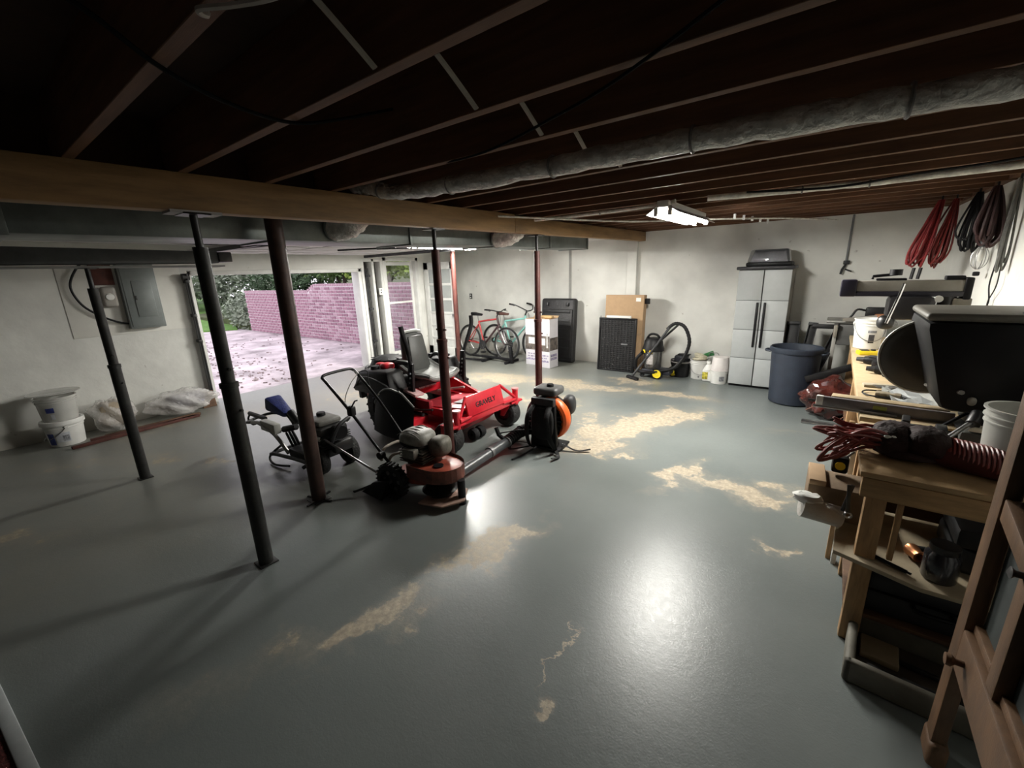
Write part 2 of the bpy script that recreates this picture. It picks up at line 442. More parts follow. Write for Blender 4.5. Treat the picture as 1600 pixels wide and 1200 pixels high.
MB().tube([(.05, -.02, .15), (.05, -.02, 1.82)], .014, 8).build('lift_cable_pipe', DSTEEL, trk)
for z in (.9, 1.25, 1.7): MB().box((-.05, -.05, z), (.065, -.005, z+.04), .003).build('bracket', DSTEEL, trk)
MB().cyl((.02, -.07, 1.78), (.02, .01, 1.78), .045, 14).build('pulley', DSTEEL, trk)
trk2 = thing('door_track', (-6.97, 4.80, 0), 'dark steel garage door track beside the open studs', 'track')
MB().box((-.045, 0, 0.02), (.0, .025, 1.85), .004).build('rail', DGREY, trk2)
MB().tube([(.05, .01, .2), (.05, .01, 1.86)], .007, 8).build('lift_cable_pipe', BLACK, trk2)
for z in (.5, 1.1, 1.7): MB().box((-.05, .0, z), (.06, .045, z+.04), .003).build('bracket', DGREY, trk2)

# steel door frame with a glazed storm door, the panelled door swung in
dr = MB()
for a, b in (((XL-.15, 5.22, 0), (XL+.01, 5.30, 2.06)), ((XL-.15, 6.03, 0), (XL+.01, 6.10, 2.06)), ((XL-.15, 5.22, 1.99), (XL+.01, 6.10, 2.06))): dr.box(a, b, .006)
d1 = struct(dr, 'door_1', WHITE_W)
GLASS = mat('glass', (.9, .92, .92), .03, var=0, transmission=1.0)
st = MB()
for a, b in (((-.12, 5.305, 0.03), (-.09, 5.37, 1.98)), ((-.12, 5.965, .03), (-.09, 6.025, 1.98)), ((-.12, 5.37, 1.91), (-.09, 5.965, 1.98)), ((-.12, 5.37, 1.16), (-.09, 5.965, 1.20)), ((-.12, 5.37, .03), (-.09, 5.965, .20))):
    st.box((XL+a[0], a[1], a[2]), (XL+b[0], b[1], b[2]), .004)
sd = st.build('storm_frame', WHITE_W, d1)
for z0, z1 in ((1.20, 1.91), (.20, 1.16)):
    MB().box((XL-.108, 5.37, z0), (XL-.103, 5.965, z1)).build('pane', GLASS, sd)
MB().box((XL-.09, 5.32, 1.0), (XL-.05, 5.345, 1.12), .006).build('handle', STEEL, sd)
DY = 6.20
pd = MB()
x0, x1 = -6.98, -6.08
for a, b in (((x0, 0.02), (x0+.13, 1.95)), ((x1-.13, .02), (x1, 1.95)), ((x0, 1.81), (x1, 1.95)), ((x0, .02), (x1, .22))): pd.box((a[0], DY, a[1]), (b[0], DY+.04, b[1]), .004)
for z in (.40, .66, .93, 1.21, 1.51): pd.box((x0+.13, DY+.002, z-.025), (x1-.13, DY+.038, z+.025), .003)
d2 = struct(pd, 'door_2', WHITE_W)
for z0, z1 in ((.95, 1.19), (1.23, 1.49), (1.53, 1.81)):
    MB().box((x0+.13, DY+.017, z0), (x1-.13, DY+.022, z1)).build('pane', mat('cloudy_glass', (.72, .76, .74), .25, transmission=.55, var=.1, scale=3), d2)
for z0, z1 in ((.22, .38), (.42, .64), (.68, .91)):
    MB().box((x0+.13, DY+.012, z0), (x1-.13, DY+.028, z1)).build('panel', WHITE_W, d2)
MB().lathe([(0, 0), (.012, 0), (.012, .03), (.028, .04), (.028, .06), (.012, .07), (0, .07)], 14, M=T(x1-.06, DY, .9) @ Rm(PI/2, 0, 0)).build('knob', STEEL, d2)
for z in (.3, 1.0, 1.7): MB().cyl((x0-.01, DY+.02, z), (x0-.01, DY+.02, z+.1), .012, 8).build('hinge', WHITE_W, d2)

# main beam with a stepped splice
def beam_seg(ya, yb, dz):
    pts = []
    for (z0, top) in ((2.03, 0), (2.205, 1)):
        for x, y in ((-2.68, ya), (-2.575, ya), (-2.575, yb), (-2.68, yb)):
            pts.append((x-.018*(y/7), y, (2.205+.0112*y-(dz if top else 0)) if top else 2.03+.0135*y))
    return pts
bmo = thing('support_beam', (0, 0, 0), 'long pale timber beam carrying the joists, resting on the red steel posts', 'beam')
MB().hexa(beam_seg(YF, 3.52, 0), .004).build('timber', BEAMM, bmo)
MB().hexa(beam_seg(3.525, YB-.07, .018), .004).build('timber', BEAMM, bmo)
MB().box((-2.69, .74, 2.030), (-2.565, .96, 2.043)).build('shim_plate', mat('white_scuffed', (.4, .38, .36), .7), bmo)

# ducts
GALV = mat('galvanised_sheet', (.17, .19, .18), .42, .55, var=.2, scale=5)
FOIL = mat('foil_wrap', (.78, .76, .71), .42, .25, var=.30, scale=12, bump=1.0, bscale=34)
dct = thing('main_duct', (-3.48, 2.0, 2.0), 'long grey sheet metal duct running behind the timber beam', 'duct')
ys = [-4.2, -2.95, -1.75, -.5, .75, 2.0, 3.2, 4.3]
for a, b in zip(ys[:-1], ys[1:]):
    z0, z1 = -.04+.0105*(a+2), -.04+.0105*(b+2)
    MB().hexa([(-.25, a, z0), (.25, a, z0), (.25, b, z1), (-.25, b, z1), (-.25, a, .185), (.25, a, .185), (.25, b, .185), (-.25, b, .185)], .004).build('duct_section', GALV, dct)
    MB().hexa([(-.265, b-.02, z1-.012), (.265, b-.02, z1-.012), (.265, b+.015, z1-.012), (-.265, b+.015, z1-.012), (-.265, b-.02, .185), (.265, b-.02, .185), (.265, b+.015, .185), (-.265, b+.015, .185)], .003).build('seam_flange', GALV, dct)
for y, lab in ((1.98, 'foil wrapped duct elbow under the beam, between second and third post'), (4.0, 'foil wrapped duct elbow under the beam, beside the far post')):
    e = thing('flex_elbow', (-3.2, y, 2.08), lab, 'duct')
    path = smooth_path([(-.03, 0, -.01), (.12, .02, -.005), (.24, .03, .04), (.30, .035, .09)], 5)
    MB().tube(path, [.085+.006*math.sin(i*2.3) for i in range(len(path))], 16).build('sleeve', FOIL, e)
    MB().torus((-.015, 0, -.01), .088, .009, (1, 0, 0)).build('collar', GALV, e)
sb = thing('branch_duct', (-4.81, -.2, 1.92), 'dark grey boxed duct on the left carried by a thin post', 'duct')
MB().hexa([(-.09, -2, -.07), (.09, -2, -.07), (.09, 1.86, -.045), (-.09, 1.86, -.045), (-.09, -2, .10), (.09, -2, .10), (.09, 1.86, .06), (-.09, 1.86, .06)], .006).build('box_run', mat('branch_grey', (.07, .075, .075), .5, .3, var=.2), sb)
MB().box((-.11, 1.86, -.035), (.11, 1.97, .055), .006).build('end_cap', DSTEEL, sb)
MB().box((-.1, -2, -.078), (.1, 1.9, -.064)).build('bottom_lip', mat('lip_grey', (.25, .25, .24), .6), sb)

# pipes under the joists
def pipe(label, path, r, m, n=8, wob=0.0, seed=1, wires=(), name='insulated_pipe'):
    rn = random.Random(seed)
    P = smooth_path(path, n)
    t = thing(name, P[0], label, 'pipe')
    P = [p-P[0] for p in P]
    MB().tube([p+Vector((0, rn.uniform(-wob, wob)*.35, rn.uniform(-wob, wob)*.35)) for p in P], [r*(1+rn.uniform(-wob*9, wob*9)) for _ in P], 16).build('wrap', m, t)
    for f in wires:
        i = int(f*(len(P)-2)); d = (P[i+1]-P[i])
        MB().torus(P[i], r*1.04, .006, d, 20, 6).build('tape_band', mat('tape', (.20, .19, .18), .5), t)
    return t
pipe('thick foil wrapped pipe slung under the joists across the ceiling', [(-2.9, 1.88, 2.33), (-2.55, 1.87, 2.27), (-2.2, 1.86, 2.20), (-1.2, 1.86, 2.175), (-.4, 1.85, 2.165), (.3, 1.88, 2.155), (.98, 1.95, 2.15)], (.043), FOIL, 14, .010, 3, (.25, .42, .52, .66, .8))
pipe('thin white pipe under the joists, right of the tube light', [(-.86, 3.62, 2.19), (-.1, 3.78, 2.19), (.22, 3.82, 2.19), (.98, 3.75, 2.19)], .021, mat('pale_pipe', (.80, .78, .70), .6, var=.3, scale=14), 8, .004, 5, (.3, .6))
pipe('thin white pipe under the joists, left of the tube light', [(-2.5, 3.74, 2.2), (-2.0, 3.70, 2.19), (-1.3, 3.66, 2.19), (-1.1, 3.64, 2.2)], .016, mat('pale_pipe', (.80, .78, .70), .6), 6, .003, 6, (.5,))
pipe('white conduit running diagonally past the tube light to the back wall', [(-2.5, 3.15, 2.19), (-1.75, 4.2, 2.15), (-1.3, 4.85, 2.17), (-.62, 5.95, 2.2), (-.1, 7.15, 2.22)], .009, mat('pale_pipe', (.80, .78, .70), .6), 6, name='conduit_pipe')
# ceiling cables
MATB = mat('matt_black', (.006, .006, .006), .95, var=.2, spec=.1)
def cable(label, path, r, m, n=8, name='cable', cat='cable'):
    P = smooth_path(path, n); t = thing(name, P[0], label, cat)
    MB().tube([p-P[0] for p in P], r, 6).build('strand', m, t)
    return t
cable('thin black cable stapled across the joists from the upper left', [(-1.25, .1, 2.30), (-1.30, .30, 2.25), (-1.36, .44, 2.200), (-1.45, .62, 2.19), (-1.52, .83, 2.205), (-1.50, 1.0, 2.25), (-1.45, 1.2, 2.32)], .006, MATB)
cable('black cable looping below the pipe at the ceiling centre', [(-1.7, 1.66, 2.24), (-1.25, 1.5, 2.19), (-.9, 1.4, 2.20), (-.5, 1.22, 2.205), (.1, .9, 2.26)], .005, MATB)
cable('dark cable draped along the thin white pipe on the right', [(-.6, 3.62, 2.2), (-.1, 3.66, 2.17), (.3, 3.72, 2.2), (.7, 3.6, 2.2), (.95, 3.4, 2.22)], .008, BLACK)
cable('pale cord knotted on the joist at the top left', [(-1.10, .46, 2.26), (-1.04, .43, 2.2), (-1.02, .41, 2.195), (-.96, .45, 2.197), (-.90, .50, 2.21), (-.84, .58, 2.26)], .006, mat('pale_cord', (.42, .38, .34), .8))

# steel posts
POSTR = mat('red_primer_post', (.062, .016, .012), .55, .2, var=.35, scale=12)
POSTD = mat('dark_post', (.032, .032, .030), .5, .3, var=.35, scale=12)
POSTB = mat('brown_post', (.050, .026, .020), .55, .2, var=.35, scale=12)
def post(x, y, top, r, m, label, screw=True, plate=True):
    t = thing('support_post', (x, y, 0), label, 'post')
    h1 = top*.56 if screw else top-.02
    MB().cyl((0, 0, .008), (0, 0, h1), r, 20).build('lower_tube', m, t)
    if screw:
        MB().cyl((0, 0, h1), (0, 0, top-.16), r*.82, 20).build('upper_tube', m, t)
        MB().lathe([(r*.82, 0), (r*1.12, .004), (r*1.12, .03), (r*.82, .034)], 20, M=T(0, 0, h1-.01)).build('collar', m, t)
        for dz, a in ((.10, 0), (.10, PI), (-.14, .4)):
            MB().cyl((r*.7*math.cos(a), r*.7*math.sin(a), h1+dz), (r*1.35*math.cos(a), r*1.35*math.sin(a), h1+dz), .008, 8).build('pin', m, t)
        MB().cyl((0, 0, top-.16), (0, 0, top-.008), r*.42, 12).build('jack_screw', DSTEEL, t)
        MB().box((-.075, -.06, top-.008), (.06, .06, top)).build('top_plate', DSTEEL, t)
    else:
        MB().box((-.08, -.08, top-.02), (.08, .08, top)).build('top_plate', DSTEEL, t)
    if plate: MB().box((-r*1.25, -r*1.25, 0), (r*1.25, r*1.25, .008), .002).build('base_plate', DSTEEL, t)
    return t
post(-2.625, .85, 2.035, .042, POSTD, 'dark steel jack post nearest the camera, under the timber beam')
p2 = post(-3.08, 1.45, 2.185, .054, POSTB, 'thick brown steel post behind the beam, beside the pressure washer', screw=False)
for a in (.3, 1.9, 3.4, 5.0): MB().box((.05, -.008, 0), (.12, .008, .012), M=Rm(0, 0, a)).build('base_tab', DSTEEL, p2)
post(-2.63, 2.48, 2.055, .042, POSTR, 'dark red jack post standing behind the red trimmer guard')
post(-2.63, 3.96, 2.075, .040, POSTR, 'dark red jack post standing behind the backpack blower')
post(-4.81, .75, 1.845, .040, POSTD, 'thin dark post at left carrying the boxed duct', screw=True)
post(-4.98, 5.06, 2.185, .040, POSTR, 'red post at the back in front of the panelled white door', screw=False)

# shop lights
HOOD = mat('white_enamel', (.62, .62, .60), .4, var=.04)
TUBE_M = mat('lit_tube', (1, 1, 1), .4, var=0, emit=((1.0, .975, .905), TUBE_POWER))
TUBE2_M = mat('lit_tube_garage', (1, 1, 1), .4, var=0, emit=((1.0, .975, .915), TUBE2_POWER))
def shop_light(loc, label, tm):
    t = thing('shop_light', loc, label, 'light')
    L2 = .60
    MB().box((-.045, -L2, .06), (.045, L2, .11), .004).build('housing', HOOD, t)
    for s in (-1, 1):
        MB().hexa([(s*.045, -L2, .065), (s*.13, -L2, .010), (s*.13, L2, .010), (s*.045, L2, .065), (s*.045, -L2, .07), (s*.133, -L2, .014), (s*.133, L2, .014), (s*.045, L2, .07)]).build('reflector_wing', HOOD, t)
        tb = MB().cyl((s*.055, -L2+.03, .022), (s*.055, L2-.03, .022), .016, 10).build('tube', tm, t)
        for e in (-1, 1):
            MB().box((s*.055-.016, e*(L2-.02)-.014, -.002), (s*.055+.016, e*(L2-.02)+.014, .07), .003).build('lamp_holder', HOOD, t)
    return t
shop_light((-1.18, 4.18, 2.10), 'lit white fluorescent shop light hanging in front of the back wall', TUBE_M)
shop_light((-4.60, 4.55, 2.055), 'fluorescent shop light mostly hidden behind the duct, over the red mower', TUBE2_M)
ch = MB()
for i in range(5): ch.torus((0, 0, .04*i), .012, .003, (1, 0, 0) if i % 2 else (0, 1, 0), 12, 5)
c = thing('hanging_chain', (-1.0, 4.95, 2.12), 'row of small metal clips trailing from the end of the lit tube light', 'clip')
for i in range(5): MB().box((-.012, -.005, -.03), (.012, .005, .02), .003).build('clip', HOOD, c, loc=(.05+.05*i, .25+.22*i, .08))

# wall fittings
t = thing('wall_conduit', (.06, YB, 0), 'thin grey conduit and tap fitting down the back wall', 'pipe')
MB().tube([(0, -.02, 1.70), (0.005, -.02, 2.27)], .012, 8).build('pipe', MGREY, t)
MB().box((-.03, -.05, 1.66), (.04, -.01, 1.71), .008).build('fitting', DGREY, t)
MB().tube([(.0, -.03, 1.66), (-.03, -.05, 1.60), (-.04, -.06, 1.54)], .014, 8).build('spout', DGREY, t)
MB().tube([(.0, -.05, 1.60), (.07, -.06, 1.57)], .010, 8).build('lever', DGREY, t)
t = thing('wall_outlet', (-6.58, YB, 1.21), 'small dark outlet on the back wall above the bikes', 'outlet')
MB().box((-.035, -.02, -.06), (.035, 0, .06), .006).build('plate', DGREY, t)
for z in (-.03, .025): MB().box((-.015, -.024, z-.012), (.015, -.019, z+.012), .002).build('socket', WHITE_P, t)
# ================================================================ outdoors
DRIVE = mat('driveway_concrete', (.52, .45, .48), .85, var=.42, scale=1.3, bump=.3, bscale=14)
struct(MB().box((-40, -14, -.25), (XL-.22, 6.4, -.006)), 'driveway', DRIVE)
LAWN = mat('lawn', (.10, .22, .035), .9, var=.35, scale=6)
struct(MB().hexa([(-60, -30, -.4), (-40, -30, -.4), (-17.2, 6.2, -.3), (-60, 20, -.3), (-60, -30, .9), (-40, -30, .4), (-17.2, 6.2, .03), (-60, 20, 1.0)]), 'lawn', LAWN)
struct(MB().hexa([(-60, 6.6, -.2), (XL-.3, 6.6, -.2), (XL-.3, 40, -.2), (-60, 40, -.2), (-17, 6.6, .3), (XL-.3, 6.6, 1.40), (XL-.3, 40, 2.6), (-60, 40, 2.4)]), 'bank', mat('bank_soil', (.07, .085, .03), .95, var=.4, scale=3))
# brick retaining wall
BR = [mat('brick_a', (.36, .20, .26), .85, var=.2, scale=20), mat('brick_b', (.43, .28, .34), .85, var=.2, scale=20), mat('brick_c', (.29, .155, .21), .85, var=.2, scale=20)]
MORT = mat('mortar', (.74, .68, .71), .95, var=.12, scale=12)
bw = thing('retaining_wall', (-11.8, 6.47, 0), 'purplish red brick retaining wall along the driveway outside', 'wall')
def wtop(x): return 1.33 if x < -12.2 else (1.51 if x > -11.8 else 1.33+.18*(x+12.2)/.4)
mp_ = MB()
xs = [(-16.4, -12.2), (-12.2, -11.8), (-11.8, -7.27)]
for a, b in xs:
    mp_.hexa([(a+11.8, -.11, 0), (b+11.8, -.11, 0), (b+11.8, .12, 0), (a+11.8, .12, 0), (a+11.8, -.11, wtop(a+1e-4)-.01), (b+11.8, -.11, wtop(b-1e-4)-.01), (b+11.8, .12, wtop(b-1e-4)-.01), (a+11.8, .12, wtop(a+1e-4)-.01)])
mp_.build('mortar_core', MORT, bw)
PW, PH = .245, .0870
bricks = []
for r in range(18):
    z = .012+r*PH
    off = PW/2 if r % 2 else 0
    n = 0
    x = -7.30-off
    while x > -16.4+.05:
        xa = max(x-PW+.032, -16.4)
        if z+PH-.012 <= wtop((x+xa)/2)+.005: bricks.append((xa, x, z))
        x -= PW
bricks.sort(key=lambda q: -q[1])
bricks_near = [q for q in bricks if q[1] < -7.9]      # the strip hidden behind the pier goes with the far ones
proto = {}
rn = random.Random(3)
def brick_mesh(L, mi):
    key = (round(L, 3), mi)
    if key not in proto:
        o = MB().box((-L/2, -.012, 0), (L/2, .02, PH-.019), .003, seg=1).build('brick', BR[mi], None, smooth=False)
        proto[key] = o.data; bpy.data.objects.remove(o)
    return proto[key]
sel = set(bricks_near[:290]); rest = MB()
for q in bricks:
    xa, xb, z = q
    if q in sel:
        o = bpy.data.objects.new('brick', brick_mesh(xb-xa, rn.randrange(3))); COL.objects.link(o); o.parent = bw
        o.location = ((xa+xb)/2+11.8, -.112-rn.uniform(0, .006), z)
    else:
        rest.box((xa+11.8, -.124-rn.uniform(0, .006), z), (xb+11.8, -.10, z+PH-.019))
o = rest.build('distant_bricks', BR[0], bw, smooth=False); o['kind'] = 'stuff'
mb = MB()
x = -16.4
while x < -7.4:
    xb = min(x+.11, -7.27); zt = wtop((x+xb)/2)
    mb.box((x+11.8+.005, -.125, zt-.012), (xb+11.8-.005, .125, zt+.05)); x += .115
o = mb.build('coping_bricks', BR[1], bw, smooth=False); o['kind'] = 'stuff'

# foliage: clouds of real leaf blades
def leaves(c, rad, n, ls, seed, shell=.55, flat=.0):
    rn = random.Random(seed); V = []; F = []
    for i in range(n):
        while True:
            p = Vector((rn.uniform(-1, 1), rn.uniform(-1, 1), rn.uniform(-1, 1)))
            if shell < p.length < 1: break
        k = 1+.22*math.sin(p.x*5+seed)*math.cos(p.y*4+p.z*6)
        q = Vector((p.x*rad[0]*k, p.y*rad[1]*k, p.z*rad[2]*k))+Vector(c)
        a = Vector((rn.gauss(0, 1), rn.gauss(0, 1), rn.gauss(0, 1)*.6)).normalized(); b = a.orthogonal().normalized()
        b = (Matrix.Rotation(rn.uniform(0, 6.3), 3, a) @ b)
        s = ls*rn.uniform(.6, 1.4); i0 = len(V)
        V += [q-a*s, q+b*s*.45, q+a*s, q-b*s*.45]; F.append((i0, i0+1, i0+2, i0+3))
    return V, F
def leafmat(name, c):
    return mat(name, c, .6, var=.55, scale=2.2, spec=.3)
def foliage(name, parent, m, lobes, ls, seed):
    V = []; F = []
    for i, (c, r, n) in enumerate(lobes):
        v, f = leaves(c, r, n, ls, seed*31+i); k = len(V)
        V += v; F += [tuple(x+k for x in y) for y in f]
    me = bpy.data.meshes.new(name); me.from_pydata([tuple(v) for v in V], [], F); me.materials.append(m)
    o = bpy.data.objects.new(name, me); COL.objects.link(o); o.parent = parent; o['kind'] = 'stuff'
    return o
def bush(loc, lobes, ls, m, label, seed, name='bush', stem=.05, h=1.0):
    t = thing(name, loc, label, 'bush' if name == 'bush' else 'tree')
    for i, (c, r, n) in enumerate(lobes[:3]):
        MB().tube(smooth_path([(c[0]*.15, c[1]*.15, -.2), (c[0]*.5, c[1]*.5, c[2]*.45), c], 4), [stem*(1-.06*k) for k in range(9)], 7).build('trunk' if name != 'bush' else 'stem', mat('bark', (.10, .075, .06), .9, var=.4, scale=14), t)
    foliage('foliage', t, m, lobes, ls, seed)
    return t
LG = leafmat('leaf_light', (.34, .46, .11)); MG = leafmat('leaf_mid', (.16, .25, .09)); DG = leafmat('leaf_dark', (.07, .115, .06)); GG = leafmat('leaf_grey', (.25, .29, .22))
bush((-18.3, 7.1, .1), [((0, 0, .55), (1.0, .8, .65), 1500), ((.9, -.3, .35), (.8, .7, .5), 1100), ((-1.0, .2, .4), (.8, .7, .5), 900)], .07, GG, 'grey green low shrubs at the far end of the brick wall', 1)
bush((-19.5, 9.0, .3), [((0, 0, 1.2), (1.4, 1.3, 1.0), 1800), ((1.2, .5, .8), (1.1, 1.1, .8), 1300)], .09, DG, 'dark shrub standing behind the low grey shrubs outside', 2)
bush((-27.5, 8.2, .3), [((0, 0, 1.9), (2.2, 2.0, 1.5), 2200), ((1.5, 1.5, 1.0), (1.8, 1.8, 1.2), 1500), ((-1, -1.6, 2.6), (1.8, 1.8, 1.3), 1500)], .14, GG, 'pale leaved bush at the edge of the lawn seen past the post', 3)
bush((-17.0, 10.6, 1.0), [((0, 0, 1.6), (2.0, 1.6, 1.0), 2600), ((1.6, .2, 1.5), (1.6, 1.5, .9), 2000), ((-1.6, .4, 1.4), (1.6, 1.4, 1.0), 1800)], .10, MG, 'leafy tree overhanging the brick wall', 4, 'leafy_tree', .09)
bush((-26, 14.5, 1.0), [((0, 0, 3.0), (4.0, 2.5, 2.2), 3200), ((4, 0, 2.8), (3.2, 2.4, 2.4), 2600), ((-4, -1, 2.2), (3.2, 2.4, 2.4), 2400)], .20, DG, 'tall dark evergreen screen in the distance beyond the lawn', 5, 'evergreen_tree', .2)
bush((-34, 6, .3), [((0, 0, 3.0), (3.0, 3.5, 2.6), 2600), ((0, -5, 2.6), (3.0, 3.5, 2.4), 2200), ((0, 5, 3.2), (3.0, 3.5, 2.6), 2200)], .25, MG, 'mid green trees at the end of the lawn, far left', 6, 'leafy_tree', .2)
bush((-13.2, 9.6, 1.4), [((0, 0, .9), (1.4, 1.2, .7), 2200), ((1.5, .4, .9), (1.3, 1.2, .7), 2000)], .08, LG, 'bright yellow green shrub on the bank above the brick wall', 7)
bush((-10.2, 13.2, 1.6), [((0, 0, 1.5), (2.4, 1.6, 1.5), 2400), ((-3.2, .3, 1.4), (2.2, 1.6, 1.4), 2200)], .12, DG, 'dark shrub behind the thick tree trunk', 8)
t = thing('tree_trunk', (-12.6, 9.3, 1.2), 'thick pale grey tree trunk on the bank behind the brick wall', 'tree')
MB().tube([(0, 0, -.2), (.02, 0, .6), (.0, .05, 1.5), (.1, .1, 5)], [.36, .27, .25, .22], 14).build('trunk', mat('pale_bark', (.36, .30, .28), .9, var=.3, scale=8, bump=.6), t)
g = []
V = []; F = []
rn = random.Random(11)
for i in range(5200):
    x = rn.uniform(-13.6, -7.3); y = rn.uniform(6.62, 8.6); z = .3+1.10*(x+17)/9.7+(y-6.6)*.03
    h = rn.uniform(.06, .22); a = rn.uniform(0, 6.3); k = len(V); c, s_ = math.cos(a), math.sin(a)
    z = max(z, 1.15)
    V += [(x-.012*c, y-.012*s_, z), (x+.012*c, y+.012*s_, z), (x+rn.uniform(-.08, .08), y+rn.uniform(-.08, .08), z+h)]; F.append((k, k+1, k+2))
me = bpy.data.meshes.new('bank_grass'); me.from_pydata(V, [], F); me.materials.append(leafmat('grass_blade', (.24, .36, .07)))
o = bpy.data.objects.new('bank_grass', me); COL.objects.link(o); tag(o, 'long bright grass on top of the bank behind the brick wall', 'grass', kind='stuff')
# litter of wood chips and leaves lying on the driveway
mb = MB(); rn = random.Random(5)
for i in range(300):
    x = -rn.uniform(7.4, 15); y = rn.uniform(1.5, 6.1); s = rn.uniform(.01, .035)
    if rn.random() < .6: y = 3.4+rn.gauss(0, .35)+(x+10)*-.12
    mb.box((-s, -s*.4, -.004), (s, s*.4, .012), M=T(x, y, 0) @ Rm(0, 0, rn.uniform(0, 6.3)))
o = mb.build('leaf_litter', mat('leaf_litter', (.32, .26, .26), .9, var=.5, scale=9), smooth=False)
tag(o, 'brown leaf litter and chips scattered on the driveway', 'litter', kind='stuff')

# ================================================================ left wall things
PG = mat('panel_grey', (.19, .21, .205), .45, .2, var=.08)
t = thing('electric_panel', (XL, 1.50, 1.55), 'grey steel electric breaker box on the left wall', 'panel box')
MB().box((0, -.17, -.38), (.11, .185, .40), .008).build('cabinet_body', PG, t)
MB().box((.11, -.15, -.36), (.118, .165, .37), .006).build('cover', PG, t)
MB().box((.118, -.07, -.24), (.128, .12, .20), .006).build('door', PG, t)
MB().box((.128, -.065, -.03), (.134, -.045, .02), .003).build('latch', DSTEEL, t)
t = thing('backing_board', (XL, 1.40, 1.55), 'thin pale board fixed to the wall behind the grey breaker box', 'board')
MB().box((0, -.58, -.44), (.008, .58, .50), .003).build('panel', mat('wall_board', (.70, .69, .64), .75, var=.06, scale=3), t)
t = thing('meter_box', (XL, 1.20, 1.62), 'pale rounded plastic meter cover beside the grey breaker box', 'box')
MB().box((0.008, -.06, -.17), (.09, .085, .07), .035, seg=4).build('housing', mat('grey_beige', (.34, .32, .29), .5, var=.08), t)
MB().lathe([(0, .1), (.035, .1), (.045, .085), (.045, .07)], 18, M=T(.0, .012, -.05) @ Rm(0, PI/2, 0)).build('cover', WHITE_P, t)
t = thing('red_board', (XL, 1.20, 1.82), 'dark red board mounted high beside the grey breaker box', 'board')
MB().box((.008, -.10, -.11), (.035, .10, .18), .004).build('panel', mat('board_brownred', (.09, .028, .02), .8, var=.3), t)
t = thing('black_cable_loop', (XL, 1.05, 1.60), 'thick black cable looping down the left wall to the breaker box', 'cable')
MB().tube(smooth_path([(.05, .1, .42), (.05, -.02, .34), (.05, -.12, .18), (.05, -.14, .05), (.05, -.08, -.12), (.05, .05, -.25), (.05, .2, -.34), (.05, .33, -.37)], 8), .012, 8).build('strand', BLACK, t)
t = thing('wood_block', (-6.92, 1.94, 0), 'short brown wood block on the floor at the foot of the door track', 'block')
MB().hexa([(-.1, -.09, 0), (.08, -.09, 0), (.08, .08, 0), (-.1, .08, 0), (-.1, -.02, .20), (.06, .0, .23), (.06, .07, .23), (-.1, .07, .20)], .006).build('block', mat('old_brown', (.15, .085, .05), .85, var=.3), t)
TRANS = mat('cloudy_tub', (.80, .80, .76), .25, transmission=.45, var=.05)
def bucket(loc, r, h, m, label, rz=0, handle=True, label_m=None, name='bucket', lid=None, up=True, group=None, lid_m=None):
    t = thing(name, loc, label, 'bucket', rz, group)
    f = T(0, 0, 0) if up else T(0, 0, h) @ Rm(PI, 0, 0)
    MB().lathe([(0, 0.004), (r*.84, 0.004), (r*.86, .012), (r*.96, h*.78), (r*1.0, h*.78), (r*1.0, h*.80), (r*.965, h*.81), (r*.975, h*.87), (r*1.03, h*.87), (r*1.03, h*.89), (r*.98, h*.90), (r*.99, h*.975), (r*1.05, h*.975), (r*1.05, h), (r*.96, h), (r*.94, h*.9), (r*.83, .02), (0, .02)], 32, M=f).build('shell', m, t)
    if lid: MB().lathe([(0, h+.012), (r*.9, h+.012), (r*.93, h+.022), (r*1.07, h+.022), (r*1.09, h+.01), (r*1.09, h-.025), (r*1.06, h-.025), (r*1.05, h), (0, h)], 32).build('lid', lid_m or m, t)
    if handle:
        pts = [f @ Vector((r*1.04*math.cos(a), -r*1.08*math.sin(a), h*.84-.55*h*math.sin(a)**.8)) for a in [PI*i/16 for i in range(17)]]
        MB().tube(pts, .0035, 6).build('wire_handle', STEEL, t)
        for s in (-1, 1): MB().cyl(f @ Vector((s*r*.97, 0, h*.84)), f @ Vector((s*r*1.08, 0, h*.84)), .014, 10).build('handle_ear', m, t)
    if label_m:
        for (a0, a1, z0, z1, lm) in label_m:
            MB().sheet(lambda u, v: (r*(.885+.085*(z0+(z1-z0)*v)/.78)*math.cos(a0+(a1-a0)*u), r*(.885+.085*(z0+(z1-z0)*v)/.78)*math.sin(a0+(a1-a0)*u), h*(z0+(z1-z0)*v)), 8, 2, M=f).build('paper_label', lm, t)
    return t
BLUEL = mat('blue_print', (.05, .07, .28), .5, var=.4, scale=30); GREYL = mat('grey_print', (.30, .31, .33), .5, var=.5, scale=45); DPRINT = mat('dark_print', (.05, .05, .055), .5, var=.7, scale=40)
PALEL = mat('pale_label', (.60, .62, .66), .5, var=.1, scale=30)
bucket((-6.70, .50, 0), .165, .27, WHITE_P, 'white plastic bucket on the floor by the left wall, under a cloudy tub', label_m=[(-1.2, -.75, .12, .6, BLUEL), (-.65, .1, .22, .62, PALEL), (-.3, .05, .26, .5, GREYL)], lid=True)
t = bucket((-6.70, .50, .283), .165, .27, TRANS, 'cloudy clear tub with flared lid standing on the white bucket at left', handle=False, label_m=[(-.75, -.3, .42, .62, BLUEL), (-.55, -.35, .15, .36, PALEL)], name='storage_tub')
MB().lathe([(0, .292), (.14, .292), (.19, .302), (.215, .312), (.212, .318), (.185, .308), (0, .30)], 32).build('lid', mat('clear_lid', (.85, .85, .82), .2, transmission=.6, var=.05), t)
MB().box((-.1, -.1, .09), (.1, .1, .15), .03).build('contents', GREYL, t)
